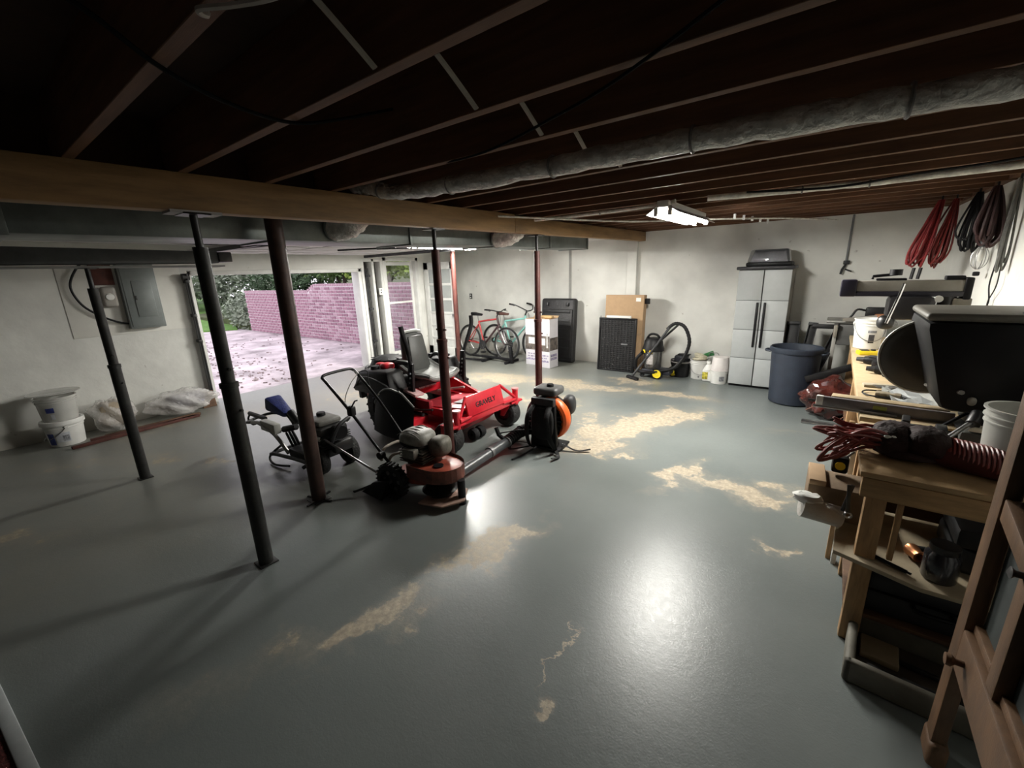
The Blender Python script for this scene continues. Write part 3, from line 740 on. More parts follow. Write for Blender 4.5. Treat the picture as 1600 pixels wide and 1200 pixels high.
# plastic bags
PLAST = mat('clear_plastic', (.85, .83, .80), .14, var=.1, scale=10, bump=1.0, bscale=22, alpha=.42, spec=1.0, coat=.6)
def bag(loc, sz, label, seed, inner):
    t = thing('plastic_bag', loc, label, 'bag')
    rn = random.Random(seed); tb = bmesh.new()
    bmesh.ops.create_icosphere(tb, subdivisions=5, radius=1)
    for v in tb.verts:
        c = v.co
        n = .15*math.sin(c.x*4+seed)*math.cos(c.z*4+seed*2)+.09*math.sin(c.y*8+c.z*6)+.045*abs(math.sin(c.y*17+c.x*13+3*math.sin(c.z*7)))+.02*math.sin(c.y*37+c.z*29)
        v.co = Vector((c.x*sz[0]*(1+n), c.y*sz[1]*(1+n), max(.004, max(-.95, c.z)*sz[2]*(1+n*.8)+sz[2])))
    b = MB(); b.merge(tb); b.build('film', PLAST, t, angle=50)
    for i, (c, s, m) in enumerate(inner):
        MB().blob(c, s, 4, 16, 10, noise=.05, seed=seed+i).build('contents', m, t)
    return t
BEIGE = mat('beige_paper', (.42, .35, .26), .8, var=.25)
bag((-6.76, .93, 0), (.16, .20, .20), 'clear plastic bag of beige packing, nearest the white buckets', 2, [((0, .02, .22), (.11, .15, .15), BEIGE)])
bag((-6.74, 1.60, .03), (.17, .36, .165), 'long clear plastic bag of grey stuff, nearer the garage opening', 5, [((0, .05, .17), (.11, .2, .09), mat('violet_grey', (.30, .29, .33), .7, var=.3))])
for i, (y, x, L_, c) in enumerate(((1.2, -6.50, .55, mat('board_brownred', (.09, .028, .02), .8)), (1.28, -6.56, .5, BROWNW), (1.1, -6.44, .62, mat('board_brownred', (.09, .028, .02), .8)))):
    t = thing('floor_board', (x, y, 0), ['dark red narrow board lying beside the plastic bags, middle one', 'brown narrow board lying against the plastic bags', 'dark red narrow board lying beside the plastic bags, nearest the room'][i], 'board', rz=.06*i-.02, group='boards by the left wall')
    MB().box((-.03, -L_, 0.002+.0*i), (.025, L_*.9, .032), .003).build('plank', c, t)

# white edged dark red mat at the lower left
t = thing('floor_mat', (-2.39, -.195, 0), 'dark red mat with a white edge strip at the lower left corner', 'mat', rz=math.radians(5.3))
MB().box((-.6, -.62, .001), (.62, -.04, .014), .004).build('pile', mat('mat_red', (.09, .014, .012), .95, var=.5, scale=60, bump=.6, bscale=90), t)
MB().box((-.6, -.045, .001), (.62, .0, .022), .006).build('edge_strip', mat('white_strip', (.42, .45, .45), .6, var=.1), t)
# ================================================================ zero turn mower (front towards +x)
mw = thing('riding_mower', (-3.75, 3.13, 0), 'red zero turn riding mower with a grey seat, parked in the middle', 'mower')
TYRE = mat('tyre', (.016, .016, .016), .8, var=.3, bump=.5, bscale=60)
RIMD = mat('rim_dark_red', (.10, .008, .016), .5, var=.3)
SEATM = mat('seat_vinyl', (.045, .047, .044), .5, var=.15)
SEATL = mat('seat_vinyl_light', (.34, .35, .33), .5, var=.1)
def wheel(x, y, r, w, name, parent, tread=True, hub=RIMD):
    M = T(x, y, r) @ Rm(PI/2, 0, 0)
    o = MB().lathe([(r*.52, -w*.5), (r*.8, -w*.52), (r*.95, -w*.42), (r, -w*.25), (r, w*.25), (r*.95, w*.42), (r*.8, w*.52), (r*.52, w*.5), (r*.5, w*.3), (r*.5, -w*.3)], 36, M=M, closed=True).build(name, TYRE, parent)
    if tread:
        tb = MB()
        for k in range(24):
            a = 2*PI*k/24
            for s in (-1, 1):
                tb.box((r*.97, -.012, 0), (r*1.02, .012, w*.46), M=M @ Rm(0, 0, a+.13*s) @ Rm(.5*s, 0, 0) @ T(0, 0, 0 if s > 0 else -w*.46))
        tb.build('tread', TYRE, o)
    h = MB().lathe([(0, -w*.34), (r*.2, -w*.36), (r*.24, -w*.28), (r*.45, -w*.24), (r*.52, -w*.4), (r*.52, w*.4), (r*.45, w*.24), (r*.24, w*.28), (r*.2, w*.36), (0, w*.34)], 28, M=M).build('rim', hub, o)
    for k in range(5):
        a = 2*PI*k/5
        for s in (-1, 1):
            pass
    return o
wheel(0.0, -.42, .305, .25, 'rear_wheel', mw); wheel(0.0, .44, .305, .25, 'rear_wheel', mw)
# frame rails
for s in (-1, 1):
    MB().hexa([(-.62, s*.27-.03, .30), (.95, s*.27-.03, .26), (.95, s*.27+.03, .26), (-.62, s*.27+.03, .30), (-.62, s*.27-.03, .40), (.95, s*.27-.03, .34), (.95, s*.27+.03, .34), (-.62, s*.27+.03, .40)], .008).build('frame_rail', RED, mw)
# floor pan and wedge side panels
MB().hexa([(.22, -.27, .31), (.98, -.30, .40), (.98, .30, .40), (.22, .27, .31), (.22, -.27, .33), (.98, -.30, .425), (.98, .30, .425), (.22, .27, .33)], .004).build('floor_pan', mat('pan_red', (.58, .05, .07), .4, var=.15), mw)
MB().hexa([(.70, -.16, .40), (.92, -.16, .425), (.92, .16, .425), (.70, .16, .40), (.70, -.16, .405), (.92, -.16, .43), (.92, .16, .43), (.70, .16, .405)]).build('foot_grip', MGREY, mw)
for s in (1, -1):
    y0, y1 = (.30, .335) if s > 0 else (-.335, -.30)
    P = [(.02, .50), (.16, .54), (.30, .50), (.62, .40), (.80, .40), (.95, .42), (.95, .30), (.02, .30)] if s > 0 else [(.38, .36), (.62, .37), (.80, .38), (.95, .40), (.95, .30), (.38, .30)]
    MB().prism([(x, z) for x, z in P], -y1, -y0, .006, M=Rm(PI/2, 0, 0)).build('side_panel', RED, mw)
MB().box((.0, -.30, .36), (.05, .30, .53), .008).build('seat_bulkhead', RED, mw)
# front name plate with gussets, leaning back
MPl = T(1.03, .0, .335) @ Rm(0, math.radians(-14), 0)
pl = MB().box((-.012, -.29, 0.0), (.012, .27, .205), .006, M=MPl).build('name_plate', RED, mw)
text_mesh('GRAVELY', .074, 'lettering', mat('lettering_black', (.012, .01, .012), .5), pl, MPl @ T(.0135, -.01, .092) @ Rm(PI/2, 0, PI/2))
for s in (-1, 1):
    for a, b in (((.0, s*.27, .20), (.03, s*.44, .02)), ((.0, s*.26, .0), (.03, s*.44, .0))):
        MB().tube([MPl @ Vector(a), MPl @ Vector(b)], .017, 8).build('gusset', RED, mw)
# front axle beam, caster forks and wheels
MB().box((.93, -.50, .27), (1.03, .52, .345), .012).build('front_axle', RED, mw)
for s, yy in ((-1, -.45), (1, .48)):
    MB().cyl((1.03, yy, .27), (1.03, yy, .44), .032, 16).build('caster_pivot', RED, mw)
    MB().cyl((1.03, yy, .44), (1.03, yy, .455), .040, 16).build('pivot_cap', mat('light_red', (.75, .25, .25), .4), mw)
    fk = MB().box((.89, yy-.10, .285), (1.06, yy+.10, .315), .012)
    for q in (-.092, .078): fk.hexa([(.88, yy+q, .13), (.93, yy+q, .13), (.93, yy+q+.014, .13), (.88, yy+q+.014, .13), (.90, yy+q, .30), (1.04, yy+q, .30), (1.04, yy+q+.014, .30), (.90, yy+q+.014, .30)], .003)
    fk.build('caster_fork', RED, mw)
    wheel(.905, yy, .155, .145, 'caster_wheel', mw, tread=False)
# cutting deck
dk = MB().prism([(.08, -.64), (.60, -.66), (.74, -.50), (.80, -.2), (.80, .2), (.74, .52), (.60, .70), (.08, .68), (-.02, .4), (-.02, -.4)], .11, .215, .014).build('cutting_deck', RED, mw)
MB().box((.10, -.655, .09), (.62, -.64, .12), .003).build('deck_skirt', DRED, dk)
MB().box((.30, -.56, .21), (.50, -.34, .285), .012).build('belt_cover', RED, dk)
MB().box((.28, .30, .21), (.52, .58, .275), .012).build('belt_cover', RED, dk)
for yy in (-.3, .0, .35): MB().cyl((.36, yy, .21), (.36, yy, .30), .06, 16).build('spindle', BLACK, dk)
for yy in (-.10, .0): MB().lathe([(.02, -.035), (.058, -.035), (.065, -.02), (.065, .02), (.058, .035), (.02, .035)], 18, M=T(.91, yy, .075) @ Rm(PI/2, 0, 0), closed=True).build('anti_scalp_roller', DARK, dk)
for a, b in (((.70, -.45, .20), (.93, -.33, .24)), ((.72, .4, .2), (.95, .30, .27)), ((.78, 0, .2), (.95, 0, .25))): MB().tube([a, b], .018, 8).build('deck_link', RED, dk)
# dark discharge chute on the near side
def chute(u, v):
    x = .06+.62*u; top = .24+.27*math.sin(min(1, u*1.25+.12)*PI*.62)
    if u > .78: top -= (u-.78)*.62
    return (x, -.66-.05*math.sin(u*PI)-.05*(1-v), .15+(top-.02)*v)
MB().sheet(chute, 16, 8, .014).build('discharge_chute', mat('chute_rubber', (.020, .021, .020), .6, var=.25, spec=.3), mw)
MB().tube([Vector(chute(i/16, 1))+Vector((0, -.003, 0)) for i in range(17)], .010, 6).build('chute_rim', mat('chute_edge', (.20, .20, .19), .5), mw)
# tanks and fenders, engine
for s in (-1, 1):
    MB().hexa([(-.46, s*.44-.15, .47), (.22, s*.44-.13, .45), (.22, s*.44+.13, .45), (-.46, s*.44+.15, .47), (-.40, s*.42-.11, .70), (.12, s*.42-.11, .74), (.12, s*.42+.11, .74), (-.40, s*.42+.11, .70)], .04).build('fuel_tank', mat('tank_black', (.012, .012, .013), .45, var=.2, spec=.3), mw)
    MB().lathe([(0, .05), (.045, .05), (.05, .04), (.05, 0)], 18, M=T(-.22, s*.42, .70)).build('tank_cap', BLACK, mw)
    MB().tube(smooth_path([(.2, s*.42, .45), (.1, s*.58, .62), (-.2, s*.6, .66), (-.45, s*.56, .5)], 5), .012, 8).build('fender_edge', DGREY, mw)
MB().box((-.78, -.26, .30), (-.20, .28, .58), .04).build('engine_block', mat('engine_dark', (.035, .034, .034), .5, .3, var=.3), mw)
en = MB().lathe([(0, .20), (.10, .20), (.19, .17), (.22, .10), (.23, 0), (.20, -.02), (0, -.02)], 26, M=T(-.48, -.04, .58)).build('engine_shroud', BLACK, mw)
for k in range(10): MB().box((.05, -.006, .2), (.19, .006, .208), M=T(-.48, -.04, .575) @ Rm(0, .12, 2*PI*k/10)).build('screen_rib', DGREY, en)
MB().torus((-.48, -.04, .62), .27, .022, (0.1, 0, 1)).build('guard_ring', DGREY, mw)
for a in range(4): MB().tube([(-.48+.27*math.cos(a*1.57+.7), -.04+.27*math.sin(a*1.57+.7), .62), (-.48+.25*math.cos(a*1.57+.7), -.04+.25*math.sin(a*1.57+.7), .42)], .014, 6).build('guard_stay', BLACK, mw)
MB().cyl((-.78, .12, .42), (-.95, .12, .42), .08, 16).build('muffler', DSTEEL, mw)
MB().box((-.80, -.30, .26), (-.74, .32, .48), .01).build('rear_bumper', DGREY, mw)
MB().blob((-.12, -.33, .74), (.07, .07, .04), 3).build('red_cap', RED, mw)
MB().blob((-.28, -.30, .73), (.06, .05, .03), 3).build('red_cap', RED, mw)
# seat
MB().box((-.14, -.24, .50), (.22, .24, .60), .02).build('seat_base', BLACK, mw)
def seatpan(u, v):
    x = -.04+.46*u; y = -.21+.42*v
    z = .655+.035*(2*v-1)**4*1.2-.03*math.sin(u*PI)-.05*max(0, u-.8)*5*.4+.05*(1-u)**3
    return (x, y, z)
st_ = MB().sheet(seatpan, 14, 12, -.075).build('seat_cushion', SEATL, mw, angle=60)
MB().tube([Vector(seatpan(i/14, 0))+Vector((0, 0, -.03)) for i in range(15)]+[Vector(seatpan(1, j/12))+Vector((.0, 0, -.03)) for j in range(1, 13)]+[Vector(seatpan(1-i/14, 1))+Vector((0, 0, -.03)) for i in range(1, 15)], .028, 8).build('seat_piping', mat('seat_side', (.17, .175, .165), .5, var=.1), st_)
BK = T(-.03, 0, .84) @ Rm(0, -.14, 0)
MB().hexa([(-.07, -.18, -.22), (.06, -.18, -.22), (.06, .18, -.22), (-.07, .18, -.22), (-.075, -.15, .24), (.035, -.15, .24), (.035, .15, .24), (-.075, .15, .24)], .055, M=BK).build('seat_back', SEATM, mw)
MB().hexa([(.03, -.125, -.20), (.075, -.125, -.20), (.075, .125, -.20), (.03, .125, -.20), (.02, -.10, .20), (.055, -.10, .20), (.055, .10, .20), (.02, .10, .20)], .02, M=BK).build('back_pad', mat('seat_pad', (.055, .057, .053), .5, var=.12), mw)
MB().tube([BK @ Vector(p) for p in ((-.01, -.13, .235), (-.02, -.07, .255), (-.02, .07, .255), (-.01, .13, .235))], .018, 8).build('back_piping', SEATL, mw)
for s in (-1, 1):
    ar = MB().box((-.02, s*.28-.035, .77), (.22, s*.28+.035, .81), .016).build('armrest', BLACK, mw)
    MB().box((.01, s*.28-.025, .81), (.19, s*.28+.025, .814), .002).build('armrest_pad', SEATL, ar)
    MB().tube([(-.02, s*.28, .79), (-.08, s*.20, .70)], .018, 8).build('armrest_bracket', BLACK, ar)
# steering levers
for s, dx, yb, tip in ((-1, .20, -.37, -.46), (1, .14, .47, .64)):
    lv = MB().hexa([(.05+dx, yb-.02, .40), (.14+dx, yb-.02, .40), (.14+dx, yb+.02, .40), (.05+dx, yb+.02, .40), (.10+dx, yb-.015, .82), (.17+dx, yb-.015, .82), (.17+dx, yb+.015, .82), (.10+dx, yb+.015, .82)], .006).build('lever_bracket', BLACK, mw)
    for k in range(5): MB().cyl((.10+.009*k+dx, yb-.028, .52+.05*k), (.10+.009*k+dx, yb+.028, .52+.05*k), .011, 8).build('bracket_bolt', STEEL, lv)
    MB().tube(smooth_path([(.13+dx, yb, .74), (.14+dx, yb+(tip-yb)*.2, .86), (.16+dx, yb+(tip-yb)*.55, 1.0), (.155+dx, yb+(tip-yb)*.9, 1.12), (.14+dx, tip, 1.215)], 5), [.018]*8+[.025]*13, 12).build('steering_lever', DARK, mw)
# controls at the near side of the floor
MB().box((.22, -.42, .50), (.42, -.30, .53), .01, M=T(.3, -.36, .5) @ Rm(0, .2, 0) @ T(-.3, .36, -.5)).build('control_panel', mat('pink_label', (.72, .45, .45), .4, var=.2, scale=30), mw)
MB().cyl((.28, -.36, .52), (.30, -.36, .59), .011, 8).build('control_knob', STEEL, mw)
MB().box((.10, -.12, .455), (.13, .14, .52), .004).build('warning_label', mat('label_bw', (.4, .4, .4), .5, var=.9, scale=55), mw)
MB().tube([(.25, .05, .42), (.62, .10, .50)], .012, 8).build('foot_lever', mat('lever_grey', (.5, .42, .4), .4), mw)
MB().box((.1, -.36, .30), (.55, -.30, .44), .01).build('deck_lift_cover', mat('cover_red', (.30, .012, .022), .4, var=.3), mw)
for a, b, r in (((.15, -.40, .28), (.5, -.40, .30), .018), ((.35, -.44, .34), (.62, -.38, .37), .012), ((.2, -.45, .36), (.3, -.42, .48), .014)):
    MB().tube([a, b], r, 8).build('lift_linkage', DSTEEL, mw)
MB().box((.30, -.40, .32), (.46, -.38, .35), .004).build('white_label', WHITE_P, mw)

# ================================================================ pressure washer (handle towards -x)
pw = thing('pressure_washer', (-3.50, 1.80, 0), 'black and grey pressure washer with coiled hose behind the brown post', 'washer', rz=math.radians(2))
for y in (.20, -.10): wheel(0, y, .135, .085, 'wheel', pw, tread=False, hub=DGREY)
MB().tube(smooth_path([(.02, .2, .13), (.0, .17, .16), (-.5, .17, .12), (-.62, .15, .10), (-.62, -.2, .10), (-.5, -.22, .12), (.0, -.22, .16), (.02, -.26, .13)], 4), .017, 8).build('frame_tube', DGREY, pw)
MB().box((-.36, -.18, .12), (.02, .14, .20), .015).build('base_plate', BLACK, pw)
we = bpy.data.objects.new('engine', None); COL.objects.link(we); we.parent = pw; we.location = (.10, .06, .03)
eb = MB().box((-.30, -.15, .20), (-.02, .12, .40), .03).build('engine_block', mat('washer_engine', (.03, .03, .03), .45, .2, var=.3), we)
for k in range(6): MB().box((-.31, -.16, .215+.02*k), (-.01, .13, .224+.02*k), .002).build('cooling_fin', DGREY, we)
MB().box((-.14, -.165, .295), (-.03, -.148, .33), .003).build('white_label', WHITE_P, we)
MB().box((-.30, -.13, .40), (-.07, .10, .455), .025).build('fuel_tank', mat('tank_grey', (.16, .155, .14), .45, var=.25), we)
MB().lathe([(0, .03), (.035, .03), (.04, .02), (.04, 0)], 16, M=T(-.24, 0, .455)).build('tank_cap', BLACK, we)
MB().cyl((.0, -.02, .36), (.09, -.02, .36), .06, 16).build('air_filter', BLACK, we)
MB().tube(smooth_path([(.0, .1, .42), (.06, .08, .46), (.09, -.05, .42), (.08, -.12, .30)], 5), .018, 8).build('exhaust_guard', DGREY, we)
MB().box((.02, -.10, .18), (.09, .08, .28), .015).build('pump', DSTEEL, we)
for k in range(3):
    MB().torus((-.50, -.02-.03*k, .20), .115-.012*k, .011, (.35, 1, .25), 26, 7).build('hose_coil', BLACK, pw)
hd = MB()
for y in (-.19, .15): hd.tube(smooth_path([(-.34, y, .16), (-.55, y, .30), (-.82, y, .36), (-1.02, y*.9, .33)], 4), .018, 8)
hd.build('handle_tube', mat('handle_grey', (.30, .30, .28), .45, .3, var=.15), pw)
MB().box((-.80, -.20, .30), (-.52, -.13, .40), .015).build('handle_panel', mat('panel_pale', (.38, .38, .35), .5, var=.1), pw)
MB().tube(smooth_path([(-1.02, .135, .33), (-1.22, .1, .31), (-1.26, -.03, .29), (-1.2, -.15, .29), (-1.02, -.17, .33)], 5), .015, 8).build('grip_bar', BLACK, pw)
MB().tube([(-.80, -.14, .40), (-1.22, -.10, .37)], .022, 8).build('spray_gun', BLACK, pw)
MB().tube(smooth_path([(-1.2, -.1, .37), (-1.28, -.1, .30), (-1.2, -.1, .25), (-1.05, -.1, .30)], 5), .010, 6).build('trigger_guard', BLACK, pw)
MB().tube(smooth_path([(-.5, -.16, .2), (-.7, -.2, .05), (-.55, -.24, .015), (-.35, -.2, .03)], 6), .011, 6).build('supply_hose', BLACK, pw)
MB().tube([(-.55, .05, .34), (-.66, .04, .44)], .035, 10).build('cover_arm', BLACK, pw)
MB().tube([(-.55, -.1, .32), (-.40, -.05, .36)], .03, 8).build('gun_holder', BLACK, pw)
t = thing('blue_cover', (-4.12, 1.82, .32), 'bright dark blue fabric cover on a black stick over the pressure washer', 'cover')
MB().tube(smooth_path([(0, 0, 0), (-.06, 0, .05), (-.14, -.01, .12)], 4), .022, 8).build('stick', BLACK, t)
MB().hexa([(-.10, -.05, .05), (-.07, -.05, .11), (-.07, .05, .11), (-.10, .05, .05), (-.42, -.09, .09), (-.38, -.09, .24), (-.38, .08, .24), (-.42, .08, .09)], .03).build('fabric', mat('blue_fabric', (.012, .022, .13), .6, var=.35, scale=10, bump=.3), t)
t = thing('spray_lance', (-3.36, 1.60, .0), 'slim bare metal lance leaning between the pressure washer and the trimmer wheel', 'lance')
MB().cyl((-.16, .12, .37), (.62, .28, .075), .010, 10).build('rod', STEEL, t)
MB().cyl((.60, .275, .083), (.70, .295, .043), .016, 10).build('nozzle', DSTEEL, t)
MB().cyl((-.16, .12, .37), (-.22, .11, .395), .018, 10).build('coupling', BLACK, t)

# ================================================================ walk behind string trimmer (front towards +x)
tr = thing('wheeled_trimmer', (-2.62, 1.95, 0), 'walk behind string trimmer with a dusty engine, rusty red guard and big lugged wheels', 'trimmer', rz=math.radians(8))
def lug_wheel(y, name):
    r, w_ = .145, .06
    M = T(0, y, r) @ Rm(PI/2, 0, 0)
    o = MB().lathe([(r*.72, -w_/2), (r*.95, -w_/2), (r, -w_*.3), (r, w_*.3), (r*.95, w_/2), (r*.72, w_/2), (r*.70, 0)], 32, M=M, closed=True).build(name, TYRE, tr)
    tb = MB()
    for k in range(26): tb.box((r*.98, -.006, -w_*.5), (r*1.045, .006, w_*.5), M=M @ Rm(0, 0, 2*PI*k/26))
    tb.build('lug', TYRE, o)
    dsc = MB().lathe([(0, -.012), (r*.2, -.016), (r*.3, -.006), (r*.73, -.006), (r*.73, .006), (r*.3, .006), (r*.2, .016), (0, .012)], 28, M=M).build('disc', BLACK, o)
    for k in range(6):
        a = 2*PI*k/6
        MB().cyl(M @ Vector((r*.48*math.cos(a), r*.48*math.sin(a), -.010)), M @ Vector((r*.48*math.cos(a), r*.48*math.sin(a), .010)), .017, 10).build('disc_hole', mat('hole_grey', (.10, .10, .10), .7), dsc)
    MB().cyl(M @ Vector((0, 0, -.04)), M @ Vector((0, 0, .04)), .016, 10).build('axle_nut', STEEL, o)
lug_wheel(-.14, 'wheel'); lug_wheel(.21, 'wheel')
MB().cyl((0, -.17, .145), (0, .24, .145), .011, 10).build('axle', DSTEEL, tr)
MB().hexa([(-.12, -.10, .10), (.30, -.11, .15), (.30, .15, .15), (-.12, .14, .10), (-.12, -.10, .15), (.30, -.11, .20), (.30, .15, .20), (-.12, .14, .15)], .012).build('chassis', mat('rusty_red', (.20, .035, .02), .6, var=.4, scale=10), tr)
ep = bpy.data.objects.new('engine', None); COL.objects.link(ep); ep.parent = tr; ep.location = (.03, .06, .06)
DUST = mat('dusty_engine', (.15, .14, .115), .6, .2, var=.35, scale=16)
eg = MB().box((-.02, -.09, .20), (.20, .14, .33), .02).build('engine_block', mat('dark_engine', (.06, .055, .045), .6, .3, var=.35), ep)
for k in range(5): MB().box((-.03, -.1, .215+.022*k), (.21, .15, .224+.022*k), .002).build('cooling_fin', DUST, ep)
MB().blob((.07, .02, .385), (.135, .125, .075), 2.8, 24, 14).build('engine_cowl', mat('cowl_grey', (.27, .265, .235), .5, var=.35, scale=14), ep)
for k in range(5): MB().tube([(.07+.13*math.cos(a)*(1-.05*k), -.09+.045*k, .385+.078*math.sin(a)) for a in [.5+2.1*i/10 for i in range(11)]], .004, 5).build('cowl_rib', DUST, ep)
MB().torus((.07, .02, .36), .135, .010, (0.1, 0, 1), 26, 6).build('cowl_band', DARK, ep)
MB().box((.05, -.15, .27), (.17, -.085, .35), .015).build('muffler', mat('muffler_grey', (.22, .21, .18), .5, .5, var=.3), ep)
MB().box((.20, .02, .28), (.31, .15, .40), .03).build('air_box', DUST, ep)
MB().blob((.26, .06, .33), (.08, .09, .08), 3).build('fuel_tank', DUST, ep)
# trimmer head guard: shield with rounded nose
pts = [(.14, -.12), (.34, -.13)]+[(.34+.20*math.sin(a), .04-.17*math.cos(a)) for a in [PI*i/12 for i in range(13)]]+[(.14, .20)]
MB().prism(pts, .265, .28, .006).build('guard_top', mat('guard_red', (.36, .075, .045), .35, var=.45, scale=7), tr)
gd_ = MB()
for (xa, ya), (xb, yb) in zip(pts[:-1], pts[1:]):
    gd_.hexa([(xa, ya, .19), (xb, yb, .19), (xb*.985+.005, yb*.97, .19), (xa*.985+.005, ya*.97, .19), (xa, ya, .298), (xb, yb, .298), (xb*.985+.005, yb*.97, .298), (xa*.985+.005, ya*.97, .278)])
gd_.build('guard_skirt', mat('guard_rust', (.15, .045, .028), .5, var=.5, scale=12), tr)
MB().lathe([(0, .06), (.10, .06), (.14, .10), (.10, .14), (.04, .18), (.04, .29), (0, .29)], 22, M=T(.36, 0, 0)).build('trimmer_head', BLACK, tr)
MB().prism([(.30, -.20), (.50, -.17), (.60, -.02), (.52, .14), (.32, .16)], .045, .06, .004).build('skid_plate', mat('skid', (.35, .22, .17), .6, var=.3), tr)
MB().cyl((.55, .02, 0), (.55, .02, .2), .03, 14).build('skid_foot', BLACK, tr)
MB().hexa([(-.28, -.22, .02), (-.02, -.26, .02), (-.02, -.08, .03), (-.25, -.05, .03), (-.16, -.2, .12), (.0, -.2, .17), (.0, -.08, .17), (-.14, -.06, .12)], .006).build('rear_flap', BLACK, tr)
for k in range(4): MB().hexa([(-.36+.02*k, -.24+.05*k, .01), (-.33+.02*k, -.25+.05*k, .01), (-.10, -.20+.04*k, .12), (-.12, -.19+.04*k, .12), (-.36+.02*k, -.235+.05*k, .014), (-.33+.02*k, -.245+.05*k, .014), (-.10, -.195+.04*k, .125), (-.12, -.185+.04*k, .125)]).build('flap_finger', DARK, tr)
# loop handle
HB = mat('handle_black', (.016, .016, .017), .35, .3, var=.2)
hpts = [(.0, -.10, .22), (-.10, -.13, .36), (-.36, -.15, .66), (-.60, -.16, .89), (-.645, -.155, .925), (-.655, -.10, .94), (-.655, .10, .94), (-.645, .155, .925), (-.60, .16, .89), (-.36, .16, .66), (-.10, .15, .36), (.0, .14, .22)]
MB().tube(smooth_path(hpts, 4), .0125, 10).build('handle', HB, tr)
for s in (-1, 1):
    MB().cyl((-.09, s*.165, .345), (-.09, s*.12, .345), .03, 12).build('handle_knob', BLACK, tr)
MB().box((-.38, -.18, .64), (-.32, -.13, .72), .012).build('throttle_lever', BLACK, tr)
MB().tube([(-.34, -.16, .71), (-.29, -.16, .77), (-.26, -.16, .78)], .006, 6).build('lever_tip', BLACK, tr)
MB().tube(smooth_path([(-.64, .15, .92), (-.56, .12, .90), (-.50, .0, .86), (-.46, -.1, .78), (-.42, -.15, .72)], 6), .004, 6).build('control_cable', mat('cable_pale', (.35, .34, .32), .5), tr)
MB().tube(smooth_path([(-.61, .17, .90), (-.57, .24, .90), (-.52, .2, .84), (-.47, .17, .76)], 6), .004, 6).build('control_cable', BLACK, tr)
MB().tube(smooth_path([(.0, .1, .30), (-.05, -.04, .32), (-.10, -.06, .26), (-.06, -.09, .21)], 5), .012, 8).build('lift_bail', mat('bail_pale', (.42, .37, .31), .5, var=.2), tr)
MB().tube(smooth_path([(-.02, .15, .33), (-.14, .1, .36), (-.17, -.04, .34), (-.14, -.1, .27)], 5), .012, 8).build('engine_guard', mat('bail_pale', (.42, .37, .31), .5, var=.2), tr)

# ================================================================ backpack blower
bl = thing('backpack_blower', (-2.10, 3.30, 0), 'black backpack leaf blower with an orange fan cover standing on the floor', 'leaf blower', rz=math.radians(6))
# local: straps face -y, fan on +x side
MB().box((-.16, -.10, .015), (.17, .17, .04), .012).build('base_frame', BLACK, bl)
MB().hexa([(-.15, -.09, .04), (.14, -.09, .04), (.14, -.03, .04), (-.15, -.03, .04), (-.12, -.07, .52), (.11, -.07, .52), (.11, -.02, .52), (-.12, -.02, .52)], .02).build('back_frame', BLACK, bl)
MB().box((-.12, -.115, .46), (.12, -.05, .54), .015).build('shoulder_bar', DGREY, bl)
MB().blob((0, -.11, .30), (.115, .035, .17), 3.2, 20, 12).build('back_pad', DARK, bl)
FAN = T(-.02, .07, .30)
MB().lathe([(0, -.07), (.20, -.07), (.225, -.05), (.225, .05), (.20, .07), (0, .07)], 36, M=FAN @ Rm(PI/2, 0, 0)).build('fan_housing', BLACK, bl)
fc = MB().tube([FAN @ Vector((.205*math.cos(a), -.035, .205*math.sin(a))) for a in [-.95+2.5*i/18 for i in range(19)]], [.03+.035*math.sin(PI*i/18) for i in range(19)], 10, flat=.7).build('fan_cover', ORANGE, bl)
for k in range(22):
    a = 2*PI*k/22
    MB().box((.10, -.006, .068), (.19, .006, .082), .002, M=FAN @ T(0, -.012, 0) @ Rm(PI/2, 0, 0) @ Rm(0, 0, a)).build('grille_bar', DGREY, fc)
MB().box((-.06, .12, .12), (.14, .24, .46), .05, seg=3).build('engine_cover', mat('cover_black', (.03, .03, .032), .35, var=.2), bl)
MB().box((-.13, -.06, .54), (.12, .16, .625), .035, seg=3).build('fuel_tank', mat('tank_smoke', (.085, .085, .085), .35, var=.2), bl)
MB().lathe([(0, .03), (.03, .03), (.035, .02), (.035, 0)], 14, M=T(.02, .03, .622)).build('tank_cap', BLACK, bl)
MB().blob((.16, .17, .42), (.06, .08, .10), 2.6).build('air_filter_cover', DGREY, bl)
for s in (-1, 1):
    MB().tube(smooth_path([(s*.08, -.10, .48), (s*.10, -.22, .38), (s*.12, -.20, .18), (s*.14, -.12, .05)], 6), .026, 8, flat=.3).build('shoulder_strap', DARK, bl)
for pts_ in ([(-.05, -.14, .05), (-.12, -.30, .012), (-.16, -.42, .010)], [(.12, -.1, .06), (.20, -.18, .012), (.18, -.28, .03)], [(.16, 0, .07), (.30, .02, .015), (.42, .08, .03)], [(-.1, -.12, .05), (-.3, -.22, .01), (-.36, -.05, .012), (-.2, -.02, .02)]):
    MB().tube(smooth_path(pts_, 5), .016, 6, flat=.3).build('strap_end', DARK, bl)
